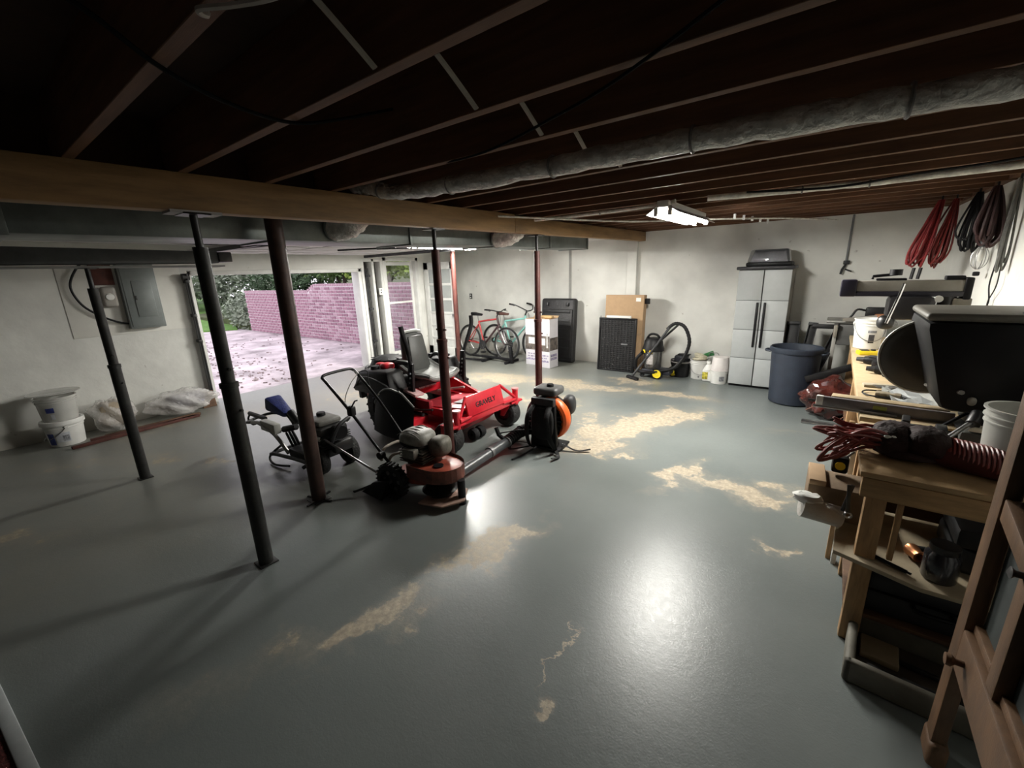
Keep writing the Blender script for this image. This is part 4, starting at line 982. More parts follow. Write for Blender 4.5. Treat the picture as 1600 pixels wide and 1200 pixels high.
# elbow, bellows and long tube towards -y world: own coordinates undone by inverse rotation
inv = Matrix.Rotation(math.radians(-6), 4, 'Z')
def wl(x, y, z): return inv @ Vector((x+2.10, y-3.30, z))
MB().tube(smooth_path([wl(-2.12, 3.36, .14), wl(-2.26, 3.38, .14), wl(-2.34, 3.30, .145), wl(-2.36, 3.2, .145)], 5), .062, 14).build('elbow', BLACK, bl)
be = [wl(-2.36, 3.2-.016*k, .145-.002*k) for k in range(16)]
MB().tube(be, [.058 if k % 2 else .048 for k in range(16)], 16).build('bellows', BLACK, bl)
TUB = mat('blower_tube', (.075, .08, .085), .35, var=.15)
MB().tube([wl(-2.36, 2.97, .115), wl(-2.355, 2.70, .10)], [.048, .047], 18).build('blower_pipe', TUB, bl)
MB().tube([wl(-2.355, 2.72, .101), wl(-2.34, 2.25, .075)], [.044, .043], 18).build('blower_pipe', TUB, bl)
for y in (2.97, 2.72): MB().tube([wl(-2.357, y+.015, .105 if y < 2.8 else .116), wl(-2.357, y-.015, .103 if y < 2.8 else .114)], .052, 18).build('clamp_ring', mat('clamp_grey', (.2, .2, .2), .4), bl)
MB().tube([wl(-2.36, 2.93, .16), wl(-2.42, 2.93, .19), wl(-2.45, 2.93, .26)], .020, 8).build('throttle_grip', BLACK, bl)
MB().tube(smooth_path([wl(-2.43, 2.93, .2), wl(-2.3, 3.05, .22), wl(-2.2, 3.2, .2), wl(-2.3, 3.32, .14)], 5), .007, 6).build('throttle_cable', BLACK, bl)
# ================================================================ bikes by the back wall
def bike(loc, rz, fm, fm2, label, saddle_m, lean=0.0, bars='flat', basket=False):
    t = thing('bicycle', loc, label, 'bicycle', rot=(lean, 0, rz))
    R, W = .335, 1.06
    for i, x in enumerate((0, W)):
        M = T(x, 0, R) @ Rm(PI/2, 0, 0)
        o = MB().torus((x, 0, R), R-.018, .019, (0, 1, 0), 40, 8).build('wheel', TYRE, t)
        MB().torus((x, 0, R), R-.045, .009, (0, 1, 0), 40, 6).build('rim', STEEL, o)
        sp = MB()
        for k in range(20):
            a = 2*PI*k/20; sp.cyl((x, .018*(-1)**k, R), (x+(R-.05)*math.cos(a), 0, R+(R-.05)*math.sin(a)), .0022, 4)
        q = sp.build('spokes', STEEL, o); q['kind'] = 'stuff'
        MB().cyl((x, -.045, R), (x, .045, R), .020, 12).build('hub', DSTEEL, o)
    bb, st, h1, h0 = (.43, 0, .28), (.27, 0, .74), (.80, 0, .84), (.84, 0, .68)
    MB().tube([bb, (.86, 0, .72)], .021, 10).build('down_tube', fm2, t)
    MB().tube([st, (.81, 0, .82)], .019, 10).build('top_tube', fm, t)
    MB().tube([bb, st], .018, 10).build('seat_tube', fm, t)
    for s in (-1, 1):
        MB().tube([(st[0], s*.012, st[2]-.05), (0, s*.05, R)], .010, 8).build('seat_stay', fm, t)
        MB().tube([(bb[0], s*.02, bb[2]), (0, s*.05, R)], .011, 8).build('chain_stay', fm, t)
    MB().tube([(.79, 0, .87), (.85, 0, .66)], .022, 10).build('head_tube', fm2, t)
    for s in (-1, 1): MB().tube(smooth_path([(.85, s*.02, .66), (.87, s*.05, .62), (.97, s*.052, .42), (W, s*.05, R)], 4), [.016]*13, 8).build('fork_leg', fm2, t)
    MB().tube([(.27, 0, .74), (.235, 0, .87)], .012, 8).build('seat_post', STEEL, t)
    MB().hexa([(.10, -.075, .86), (.37, -.018, .86), (.37, .018, .86), (.10, .075, .86), (.09, -.08, .93), (.39, -.016, .905), (.39, .016, .905), (.09, .08, .93)], .022).build('saddle', saddle_m, t)
    MB().tube([(.79, 0, .87), (.83, 0, .96)], .016, 8).build('stem', DSTEEL, t)
    if bars == 'flat': hp = [(.74, -.30, 1.0), (.80, -.16, .99), (.85, -.05, .965), (.85, .05, .965), (.80, .16, .99), (.74, .30, 1.0)]
    else: hp = [(.62, -.28, 1.10), (.76, -.27, 1.08), (.88, -.12, .99), (.85, 0, .96), (.88, .12, .99), (.76, .27, 1.08), (.62, .28, 1.10)]
    MB().tube(smooth_path(hp, 4), .0115, 8).build('handlebar', DSTEEL, t)
    for s in (0, -1):
        a, b = Vector(hp[s]), Vector(hp[1 if s == 0 else -2])
        MB().tube([a, a+(b-a).normalized()*.11], .017, 10).build('grip', BLACK, t)
        MB().tube([a+(b-a)*.8+Vector((.02, 0, -.01)), a+(b-a)*.25+Vector((.07, 0, -.03))], .006, 6).build('brake_lever', DSTEEL, t)
    cr = MB().cyl((bb[0], -.055, bb[2]), (bb[0], -.045, bb[2]), .095, 24).build('chainring', DSTEEL, t)
    MB().tube([(bb[0], -.06, bb[2]), (bb[0]+.09, -.07, bb[2]-.13)], .010, 8).build('crank', DSTEEL, cr)
    MB().box((bb[0]+.05, -.16, bb[2]-.15), (bb[0]+.13, -.07, bb[2]-.125), .006).build('pedal', BLACK, cr)
    MB().tube([(bb[0], .06, bb[2]), (bb[0]-.09, .07, bb[2]+.13)], .010, 8).build('crank', DSTEEL, cr)
    MB().box((bb[0]-.13, .07, bb[2]+.12), (bb[0]-.05, .16, bb[2]+.145), .006).build('pedal', BLACK, cr)
    MB().cyl((0, -.05, R), (0, -.035, R), .055, 18).build('cassette', DSTEEL, t)
    MB().tube([(.0, -.045, R+.055), (bb[0], -.05, bb[2]+.095)], .005, 5).build('chain', DSTEEL, t)
    MB().tube([(.0, -.045, R-.055), (.02, -.045, R-.16), (bb[0], -.05, bb[2]-.095)], .005, 5).build('chain', DSTEEL, t)
    MB().tube(smooth_path([(.84, -.1, .97), (.93, -.08, .92), (.90, -.02, .80), (.87, 0, .74)], 5), .004, 5).build('brake_cable', BLACK, t)
    return t
BRED = mat('bike_red', (.50, .05, .05), .35, var=.15, coat=.3); TEAL = mat('bike_teal', (.28, .62, .56), .4, var=.15)
bike((-6.10, 6.54, .0), math.radians(-5), BRED, mat('bike_dark', (.045, .02, .022), .35, var=.2), 'red and black bicycle leaning in front of the teal one', BLACK, math.radians(-4))
bike((-5.62, 6.80, .0), math.radians(-2), TEAL, TEAL, 'teal bicycle standing behind the red one by the back wall', mat('saddle_brown', (.10, .04, .03), .5), math.radians(-3), 'rise')
t = thing('bike_rack', (-5.1, 6.32, 0), 'black steel floor rack under the front wheel of the red bicycle', 'rack')
MB().box((-.75, .0, .05), (.30, .045, .095), .006, M=Rm(0, 0, -.02)).build('long_bar', BLACK, t)
MB().box((-.95, -.12, .02), (-.25, -.085, .055), .006, M=Rm(0, 0, .12)).build('long_bar', BLACK, t)
MB().box((.255, -.02, 0), (.315, .04, .32), .008, M=T(.28, 0, 0) @ Rm(0, -.12, 0) @ T(-.28, 0, 0)).build('upright_post', BLACK, t)
MB().box((-.35, -.17, 0), (-.30, .30, .05), .006).build('cross_foot', BLACK, t)
MB().box((.20, -.14, 0), (.25, .28, .05), .006).build('cross_foot', BLACK, t)
# printed cartons
BOXW = mat('carton_white', (.68, .66, .70), .6, var=.05); PHOTO = mat('photo_print', (.14, .115, .10), .5, var=.6, scale=14); LILAC = mat('lilac_print', (.34, .30, .44), .5, var=.5, scale=35); PALEB = mat('pale_print', (.70, .70, .70), .5, var=.15)
def carton(loc, w, d, h, rz, label):
    t = thing('carton', loc, label, 'box', rz)
    MB().box((-w/2, -d/2, 0), (w/2, d/2, h), .004).build('box_body', BOXW, t)
    f = -d/2-.001
    MB().box((-w/2+.002, f-.001, h*.34), (w/2-.002, f+.001, h*.66)).build('photo_panel', PHOTO, t)
    MB().box((-w*.30, f-.0018, h*.47), (w*.12, f, h*.61)).build('printed_grill', PALEB, t)
    MB().box((w*.22, f-.0018, h*.42), (w*.36, f, h*.72)).build('printed_column', mat('print_light', (.5, .5, .5), .5, var=.4, scale=25), t)
    MB().lathe([(0, 0), (w*.27, 0), (w*.27, .0015), (0, .0015)], 28, M=T(-w*.12, f, h*.83) @ Rm(PI/2, 0, 0)).build('round_badge', mat('badge', (.80, .80, .86), .5, var=.02), t)
    rn = random.Random(int(loc[0]*100))
    for r_ in range(3):
        x = -w*.36
        while x < w*.30:
            L_ = rn.uniform(.03, .075)
            MB().box((x, f-.0015, h*(.24-.055*r_)), (min(x+L_, w*.38), f, h*(.265-.055*r_))).build('print_block', LILAC, t); x += L_+.02
    MB().box((-w*.48, f-.0014, h*.115), (w*.40, f, h*.14)).build('print_stripe', LILAC, t)
    s = w/2+.001
    MB().box((s-.001, -d/2+.01, h*.36), (s+.001, d/2-.01, h*.62)).build('side_photo', PHOTO, t)
    for z in (.16, .23): MB().box((s-.001, -d/2+.03, h*z), (s+.0012, d/2-.04, h*(z+.05))).build('side_print', LILAC, t)
    for y0, y1 in ((-d/2, -.004), (.004, d/2)): MB().box((-w/2, y0, h), (w/2, y1, h+.006), .002).build('flap', CARD, t)
    MB().hexa([(-w/2, d/2-.01, h), (w/2, d/2-.01, h), (w/2, d/2, h), (-w/2, d/2, h), (-w/2, d/2+.03, h+.04), (w/2, d/2+.03, h+.04), (w/2, d/2+.04, h+.04), (-w/2, d/2+.04, h+.04)]).build('raised_flap', CARD, t)
    return t
carton((-4.37, 6.56, 0), .37, .26, .86, math.radians(-4), 'white printed carton standing nearest the bicycles')
carton((-4.06, 6.44, 0), .25, .26, .88, math.radians(-4), 'white printed carton standing in front of the tall black bin liner')
for i, (x, y, lab) in enumerate(((-4.13, 6.50, 'brown paper parcel on top of the cartons, rear left one'), (-4.03, 6.42, 'brown paper parcel on top of the carton, front right one'))):
    t = thing('paper_parcel', (x, y, .888), lab, 'parcel', rz=.2*i)
    MB().blob((0, 0, .02), (.085, .06, .025), 4, 16, 8).build('wrap', mat('kraft', (.50, .33, .15), .8, var=.15), t)
# tall black moulded panel against the wall
t = thing('black_liner', (-4.17, 6.92, 0), 'tall black moulded plastic truck box lid leaning on the back wall', 'lid', rot=(math.radians(-5), 0, 0))
LIN = mat('liner_black', (.013, .013, .014), .55, var=.3, bump=.25, bscale=25)
MB().box((-.37, -.05, 0), (.37, .09, 1.20), .05, seg=4).build('shell', LIN, t)
MB().box((-.33, -.075, .08), (.33, -.04, 1.0), .03, seg=3).build('raised_field', LIN, t)
for z in (.25, .42, .59, .76, .93): MB().box((-.29, -.088, z), (.29, -.07, z+.05), .012).build('rib', LIN, t)
for x in (-.22, .22): MB().box((x-.03, -.086, 1.06), (x+.03, -.045, 1.12), .01).build('latch', DGREY, t)
t = thing('folded_stand', (-4.56, 6.80, 0), 'thin pale stand with a black clamp behind the cartons', 'stand')
MB().cyl((0, 0, 0), (0, .02, 1.14), .010, 8).build('pole', MGREY, t); MB().box((-.03, -.02, .96), (.04, .04, 1.05), .008).build('clamp', BLACK, t)
# cardboard box and black crate panel
t = thing('cardboard_box', (-2.80, 6.84, 0), 'flat brown cardboard box standing behind the black woven panel', 'box', rot=(math.radians(-3), 0, math.radians(1)))
MB().box((-.33, -.07, .0), (.33, .07, 1.275), .006).build('box_body', CARD, t)
MB().box((.20, -.0725, 1.17), (.28, -.069, 1.23)).build('shipping_label', WHITE_P, t)
MB().box((-.33, -.0715, .62), (.33, -.069, .65)).build('tape_strip', mat('tape_tan', (.38, .26, .15), .4), t)
MB().box((.33, -.03, 1.13), (.40, .04, 1.22), .01).build('black_clip', BLACK, t)
t = thing('crate_panel', (-2.86, 6.69, 0), 'black woven plastic panel standing against the brown box', 'panel', rot=(math.radians(-3), 0, math.radians(1)))
fr = MB()
for a, b in (((-.33, -.02, 0), (-.30, .02, .905)), ((.30, -.02, 0), (.33, .02, .905)), ((-.33, -.02, 0), (.33, .02, .03)), ((-.33, -.02, .875), (.33, .02, .905))): fr.box(a, b, .006)
fr.build('frame', BLACK, t)
MB().box((-.30, .004, .03), (.30, .012, .875)).build('backing', BLACK, t)
for k in range(26):
    z = .045+k*.0320
    MB().box((-.30, -.012+.004*(k % 2), z), (.30, .004, z+.024), .004, seg=1).build('slat', LIN, t)
for k in range(11):
    x = -.28+k*.056
    MB().box((x-.008, -.016, .03), (x+.008, .0, .875), .003, seg=1).build('upright_strip', LIN, t)
MB().box((.08, -.024, .46), (.20, -.012, .485), .004).build('plate', MGREY, t)
MB().box((-.20, -.03, .905), (.23, .015, .945), .008).build('top_label', WHITE_P, t)
t = thing('thin_rod', (-3.21, 6.70, 0), 'thin pale rod leaning beside the black woven panel', 'rod', rot=(0, .03, 0))
MB().cyl((0, 0, 0), (0, .06, .93), .007, 8).build('rod', MGREY, t)
# shop vacuum
v = thing('shop_vacuum', (-2.16, 6.62, 0), 'black wet and dry vacuum with yellow wheels and an arched black hose', 'vacuum')
MB().box((-.20, -.10, .06), (.26, .16, .14), .03).build('cart_base', mat('vac_navy', (.018, .020, .03), .45, var=.2), v)
for x, y in ((.08, -.13), (.24, .15)):
    M = T(x, y, .085) @ Rm(PI/2, 0, 0)
    o = MB().lathe([(.052, -.028), (.08, -.028), (.085, -.015), (.085, .015), (.08, .028), (.052, .028)], 26, M=M, closed=True).build('wheel', BLACK, v)
    MB().lathe([(0, -.020), (.02, -.034), (.03, -.026), (.066, -.031), (.066, .031), (.03, .026), (.02, .034), (0, .020)], 26, M=M).build('wheel_cap', YELLOW, o)
for x, y in ((-.17, -.1), (-.17, .13)): MB().lathe([(.01, -.015), (.035, -.015), (.035, .015), (.01, .015)], 14, M=T(x, y, .035) @ Rm(PI/2, 0, 0), closed=True).build('castor', DGREY, v)
MB().lathe([(0, .14), (.125, .14), (.135, .16), (.145, .42), (.150, .43), (.0, .43)], 30, M=T(-.05, .02, 0)).build('drum', mat('drum_steel', (.30, .29, .28), .25, .8, var=.2), v)
MB().lathe([(.150, .42), (.168, .425), (.168, .46), (.15, .50), (.14, .58), (.10, .625), (0, .63)], 30, M=T(-.05, .02, 0)).build('motor_head', BLACK, v)
MB().tube(smooth_path([(-.16, .02, .60), (-.10, .0, .68), (.0, .0, .68), (.06, .02, .61)], 5), .018, 8).build('carry_handle', BLACK, v)
for a in (-2.2, -1.45): MB().box((.152, -.025, .40), (.175, .025, .45), .006, M=T(-.05, .02, 0) @ Rm(0, 0, a)).build('latch', YELLOW, v)
MB().tube([(-.17, -.06, .43), (-.17, -.12, .40)], .03, 10).build('inlet_port', BLACK, v)
MB().box((-.10, -.128, .22), (.0, -.118, .38), .006).build('front_label', mat('label_pale', (.55, .52, .50), .4, var=.4, scale=40), v)
hp = smooth_path([(-.17, -.14, .40), (-.26, -.15, .28), (-.24, -.14, .12), (-.05, -.16, .10), (.15, -.12, .14), (.32, -.08, .20), (.44, -.04, .36), (.50, -.02, .60), (.42, -.02, .82), (.28, -.03, .87), (.17, -.05, .78)], 10)
MB().tube(hp, [.024 if k % 2 else .0285 for k in range(len(hp))], 10).build('hose', BLACK, v)
MB().tube([(.20, -.05, .80), (-.03, -.20, .40), (-.25, -.32, .05)], .019, 10).build('wand', DGREY, v)
MB().tube([(.33, -.02, .86), (.10, -.04, .62)], .016, 8).build('wand_upper', BLACK, v)
MB().box((-.36, -.36, .005), (-.12, -.30, .05), .01, M=T(-.24, -.33, 0) @ Rm(0, 0, -.5) @ T(.24, .33, 0)).build('floor_nozzle', BLACK, v)
# buckets and jug
t = thing('black_tub', (-1.83, 6.86, 0), 'round black tub with a dark blue cap inside, left of the white buckets', 'tub')
MB().lathe([(0, .004), (.125, .004), (.145, .20), (.155, .20), (.155, .27), (.145, .27), (.142, .2), (.12, .02), (0, .02)], 30).build('shell', BLACK, t)
MB().torus((0, 0, .245), .15, .012, (0, 0, 1), 30, 8).build('rim_band', mat('rim_grey', (.22, .20, .19), .4), t)
MB().box((-.09, -.09, .20), (.10, .10, .345), .03, seg=3).build('contents', mat('navy_fabric', (.022, .024, .035), .6, var=.3), t)
MB().box((-.05, -.05, .345), (.13, .06, .365), .01).build('cap_brim', BLACK, t)
bucket((-1.55, 6.86, 0), .135, .30, WHITE_P, 'open white bucket heaped with cream rope, beside the black tub', rz=.3, label_m=[(-1.75, -1.6, .12, .2, GREYL)])
rp = thing('rope_heap', (-1.55, 6.86, .27), 'coil of cream rope heaped in the open white bucket', 'rope')
for k, (c, R_) in enumerate((((0, 0, .04), .085), ((.01, .01, .075), .07), ((-.01, 0, .10), .055))): MB().torus(c, R_, .022, (.15*k-.1, .1, 1), 24, 8).build('coil', mat('cream_rope', (.52, .48, .36), .8, var=.2, scale=40), rp)
t = thing('green_scoop', (-1.50, 6.98, .30), 'green plastic scoop sticking out behind the rope bucket', 'scoop')
MB().hexa([(-.16, -.02, -.02), (.13, -.02, .06), (.13, .02, .06), (-.16, .02, -.02), (-.16, -.02, .0), (.10, -.02, .13), (.10, .02, .13), (-.16, .02, .0)], .006).build('blade', mat('green_plastic', (.03, .17, .05), .4), t)
MB().cyl((-.16, 0, -.01), (-.30, -.02, -.06), .012, 8).build('handle', BLACK, t)
t = thing('jug', (-1.39, 6.73, 0), 'white plastic jug with a yellow label between the white buckets', 'jug')
MB().box((-.075, -.055, 0), (.075, .055, .19), .03, seg=3).build('body', WHITE_P, t)
MB().lathe([(.07, .18), (.05, .23), (.025, .26), (.025, .285), (0, .285)], 18).build('neck', WHITE_P, t)
MB().lathe([(0, .31), (.028, .31), (.03, .30), (.03, .28)], 16).build('cap', WHITE_P, t)
MB().tube(smooth_path([(.02, 0, .26), (.07, 0, .25), (.075, 0, .19), (.06, 0, .14)], 4), .011, 8).build('grip', WHITE_P, t)
MB().box((-.068, -.0575, .04), (.01, -.054, .15), .001).build('paper_label', mat('yellow_label', (.55, .48, .06), .5, var=.6, scale=40), t)
bucket((-1.23, 6.70, 0), .125, .20, WHITE_P, 'low white bucket next to the cabinet, with another one upside down on it', label_m=[(-1.35, -.75, .25, .62, GREYL)], handle=False)
bucket((-1.225, 6.70, .202), .125, .20, mat('white_plastic_pinkish', (.72, .68, .66), .4, var=.06), 'white bucket turned upside down on the low bucket by the cabinet', up=False, handle=False)
t = thing('wire_frame', (-1.36, 6.95, 0), 'thin bent wire frame behind the white buckets', 'wire frame')
MB().tube(smooth_path([(-.08, 0, .0), (-.08, 0, .36), (-.02, 0, .40), (.06, 0, .36), (.06, 0, 0)], 5), .006, 6).build('wire', STEEL, t)
# cabinet
CABM = mat('cabinet_grey', (.42, .44, .44), .45, var=.04); CABD = mat('cabinet_side', (.20, .18, .15), .6, var=.1)
cb = thing('storage_cabinet', (-.785, 6.89, 0), 'tall pale grey plastic cabinet with long black handles on the back wall', 'cabinet')
MB().box((-.305, -.235, .03), (.315, .26, 1.63), .008).build('carcass', CABD, cb)
MB().box((-.30, -.235, 0), (.31, .25, .032), .004).build('plinth', BLACK, cb)
MB().box((-.335, -.30, 1.63), (.335, .27, 1.672), .012).build('top_cap', mat('cap_dark', (.02, .02, .024), .5), cb)
zs = [.035, .425, .825, 1.225, 1.625]
for s in (-1, 1):
    x0, x1 = (-.308, -.003) if s < 0 else (.003, .313)
    dd = MB().box((x0, -.262, .035), (x1, -.236, 1.625), .006).build('door', mat('cabinet_seam', (.16, .17, .17), .5), cb)
    for a, b in zip(zs[:-1], zs[1:]): MB().box((x0+.003, -.272, a+.004), (x1-.003, -.258, b-.004), .005).build('door_panel', CABM, dd)
    xh = -.055 if s < 0 else .032
    MB().box((xh, -.295, .585), (xh+.030, -.268, 1.20), .009).build('handle', BLACK, dd)
t = thing('roaster_tub', (-.77, 6.86, 1.673), 'black tray with a clear domed cover and shiny foil pan on top of the cabinet', 'tub')
MB().box((-.255, -.20, 0), (.275, .20, .05), .015).build('tray', BLACK, t)
MB().hexa([(-.21, -.17, .05), (.23, -.17, .05), (.23, .17, .05), (-.21, .17, .05), (-.17, -.15, .185), (.19, -.15, .185), (.19, .15, .185), (-.17, .15, .185)], .012).build('foil_pan', mat('shiny_foil', (.66, .68, .74), .32, .75, var=.12, bump=.5, bscale=9), t)
MB().hexa([(-.245, -.19, .05), (.255, -.19, .05), (.255, .19, .05), (-.245, .19, .05), (-.21, -.16, .215), (.22, -.16, .215), (.22, .16, .215), (-.21, .16, .215)], .02).build('clear_cover', mat('clear_cover', (.92, .93, .94), .06, var=0, transmission=1.0), t)
# dark blue bin and black pieces behind it
t = thing('trash_can', (-.29, 6.16, 0), 'big round dark blue plastic trash can in front of the cabinet', 'trash can')
MB().lathe([(0, .01), (.225, .01), (.235, .02), (.262, .64), (.275, .645), (.282, .66), (.282, .70), (.270, .71), (.258, .70), (.252, .64), (.22, .03), (0, .03)], 40).build('shell', mat('can_blue', (.017, .024, .039), .55, var=.15), t)
for a in (PI, -.15): MB().tube(smooth_path([Rm(0, 0, a) @ Vector(p) for p in ((.265, -.07, .645), (.315, -.05, .65), (.315, .05, .65), (.265, .07, .645))], 4), .014, 8).build('handle', mat('can_blue', (.017, .024, .039), .55), t)
for i, (x, ry, rx, w_, h_, lab) in enumerate(((-.38, -.02, -.10, .16, .95, 'black plastic gutter piece behind the bin, nearest the cabinet'), (-.27, .10, -.10, .10, .95, 'black plastic gutter piece behind the bin, middle one'), (-.17, .30, -.12, .09, .98, 'black plastic gutter piece leaning rightmost behind the bin'))):
    t = thing('gutter_piece', (x, 6.70, 0), lab, 'gutter', rot=(rx, ry, 0), group='black gutter pieces behind the bin')
    g_ = MB().box((-w_/2, -.006, 0), (w_/2, .006, h_), .002).box((-w_/2, -.04, 0), (-w_/2+.012, .0, h_), .002).box((w_/2-.012, -.04, 0), (w_/2, 0, h_), .002); g_.build('channel', BLACK, t)
    MB().box((-w_/2-.004, -.046, h_-.04), (w_/2+.004, .01, h_), .004).build('end_cap', DGREY, t)
t = thing('black_plank', (.10, 5.95, .48), 'long black plank propped diagonally between the blue bin and the bench', 'plank', rot=(0, math.radians(-24), .1))
MB().box((-.28, -.03, -.035), (.36, .03, .035), .006).build('plank', BLACK, t)
# heap of dark red plastic under the bench end
t = thing('plastic_heap', (.10, 5.75, 0), 'heap of dark red plastic sheeting between the blue bin and the bench', 'plastic')
tb = bmesh.new(); bmesh.ops.create_icosphere(tb, subdivisions=4, radius=1); rn = random.Random(4)
for q in tb.verts:
    n = .14*math.sin(q.co.x*6+1)*math.cos(q.co.z*7)+.1*math.sin(q.co.y*9+q.co.z*5)+rn.uniform(-.025, .025)
    q.co = Vector((q.co.x*.25*(1+n), q.co.y*.24*(1+n), max(.003, .21+q.co.z*.23*(1+n))))
b = MB(); b.merge(tb); b.build('sheeting', mat('dark_red_film', (.075, .018, .014), .22, var=.5, scale=6, coat=.4), t, angle=25)
MB().tube(smooth_path([(-.2, -.2, .1), (.05, -.27, .3), (.18, -.2, .33), (.22, -.1, .15), (.1, -.26, .05)], 6), .006, 6).build('cord', mat('cord_brown', (.13, .06, .04), .6), t)
for i, (y, c) in enumerate(((-.34, DSTEEL), (-.30, STEEL), (-.38, STEEL))):
    q = thing('metal_rod', (.14, 5.75+y, .012), ['dark metal rod on the floor before the red plastic heap, middle one', 'bright metal rod on the floor touching the red plastic heap', 'bright metal rod on the floor nearest the camera before the red plastic heap'][i], 'rod', rz=-.08+.05*i, group='metal rods on the floor by the red plastic')
    MB().cyl((-.26, 0, 0), (.30, 0, 0), .011, 8).build('rod', c, q)
# ================================================================ long workbench on the right wall
PLY = mat('bench_ply', (.52, .40, .24), .6, var=.18, scale=4)
BT = .875
wb = thing('workbench', (.6, 4.5, 0), 'long pale plywood workbench along the right wall', 'workbench')
MB().box((-.405, -1.62, BT-.035), (.39, 1.68, BT), .004).build('worktop', PLY, wb)
MB().box((-.39, -1.60, BT-.13), (-.35, 1.66, BT-.035), .004).build('front_rail', WOOD, wb)
MB().box((.33, -1.60, BT-.13), (.37, 1.66, BT-.035), .004).build('back_rail', WOOD, wb)
for y in (-1.55, 0.0, 1.58):
    for x in (-.385, .30): MB().box((x, y-.045, 0), (x+.085, y+.045, BT-.035), .005).build('leg', WOOD_Z, wb)
MB().box((-.38, -1.6, .22), (.36, 1.64, .245), .003).build('lower_shelf', BROWNW, wb)
# storage under the bench
for i, (y, x, sx, sy, sz, m_, lab) in enumerate(((-.9, .05, .22, .28, .38, mat('dark_bin', (.03, .03, .035), .5), 'dark storage bin under the bench nearest the camera'), (.2, .05, .24, .30, .34, CARD, 'cardboard box under the middle of the bench'), (1.1, .0, .24, .26, .40, mat('dark_bin2', (.04, .03, .03), .5), 'dark storage bin under the far end of the bench'))):
    t = thing('storage_bin' if i != 1 else 'cardboard_box', (.6+x, 4.5+y, .246), lab, 'bin' if i != 1 else 'box')
    MB().hexa([(-sx*.9, -sy*.9, 0), (sx*.9, -sy*.9, 0), (sx*.9, sy*.9, 0), (-sx*.9, sy*.9, 0), (-sx, -sy, sz), (sx, -sy, sz), (sx, sy, sz), (-sx, sy, sz)], .012).build('shell', m_, t)
    MB().box((-sx-.012, -sy-.012, sz-.01), (sx+.012, sy+.012, sz+.015), .008).build('lid', m_, t)

# near end: open wooden stand with shelves
NB = thing('wood_stand', (.60, 2.46, 0), 'rough wooden stand with open shelves at the near end of the bench', 'stand')
for x in (-.385, .31):
    for y in (-.26, .24): MB().box((x, y-.03, 0), (x+.07, y+.03, .84), .005).build('leg', WOOD_Z, NB)
MB().box((-.41, -.322, .74), (.38, -.292, .828), .006).build('front_rail', WOOD, NB)
MB().box((-.41, .272, .74), (.38, .30, .828), .006).build('back_rail', WOOD, NB)
MB().box((-.42, -.325, .83), (.39, .29, .855), .005).build('top_board', mat('pine_top', (.45, .30, .15), .6, var=.2, scale=4), NB)
MB().prism([(-.46, -.30), (-.18, -.40), (.38, -.38), (.38, .28), (-.44, .28)], .425, .445, .004).build('shelf_board', mat('shelf_ply', (.40, .33, .22), .7, var=.15), NB)
MB().box((-.385, -.28, .14), (.38, .27, .16), .004).build('lower_shelf', BROWNW, NB)
MB().box((-.31, .18, .46), (.30, .20, .74), .004).build('back_board', BROWNW, NB)
MB().box((-.28, -.288, .46), (-.26, -.262, .74), .004).build('slat', WOOD_Z, NB)
def at(x, y, z): return (x, y, z)
t = thing('shelf_carton', (.14, 2.55, .446), 'brown cardboard box poking out of the left side of the wood stand', 'box', rz=.06)
MB().box((-.13, -.11, 0), (.10, .11, .17), .004).build('box_body', mat('old_card', (.22, .15, .09), .85, var=.2), t)
MB().box((-.13, -.115, .17), (-.06, .11, .20), .004).build('flap', CARD, t)
t = thing('paper_roll', (.02, 2.36, .53), 'crumpled white paper roll sticking out left of the wood stand', 'paper')
MB().cyl((-.02, -.02, 0), (.14, .02, -.03), .052, 16, .05).build('roll', mat('paper', (.52, .50, .46), .8, var=.1, bump=.8, bscale=16), t)
MB().blob((.0, -.0, .045), (.06, .045, .022), 2.2, 16, 8, noise=.2, seed=3).build('crumple', mat('paper_white', (.70, .70, .66), .8, var=.06), t)
t = thing('black_pencil', (.33, 2.16, .448), 'short thick black marker lying on the plywood shelf', 'marker', rz=-.5)
MB().cyl((-.06, 0, .008), (.06, 0, .008), .008, 8).build('barrel', BLACK, t); MB().cyl((.06, 0, .008), (.075, 0, .008), .005, 8).build('tip', BLACK, t)
t = thing('glass_jar', (.48, 2.17, .446), 'dark glass jar lying on the shelf of the wood stand', 'jar')
MB().lathe([(0, 0), (.05, 0), (.055, .01), (.055, .11), (.04, .13), (.04, .14), (0, .14)], 22).build('glass_body', mat('dark_glass', (.03, .03, .035), .08, var=.1, coat=.5), t)
MB().lathe([(.043, .125), (.046, .13), (.046, .155), (0, .157)], 20).build('lid', DSTEEL, t)
t = thing('copper_fitting', (.42, 2.27, .446), 'small shiny orange copper fitting on the shelf beside the jar', 'fitting')
MB().lathe([(.018, -.03), (.028, -.03), (.028, -.01), (.024, 0), (.024, .03), (.016, .03)], 18, M=T(0, 0, .03) @ Rm(PI/2, 0, .4), closed=True).build('body', mat('copper', (.72, .32, .15), .3, .9), t)
MB().cyl((-.01, .02, .03), (.09, .05, .03), .022, 12).build('dark_hose', BLACK, t)
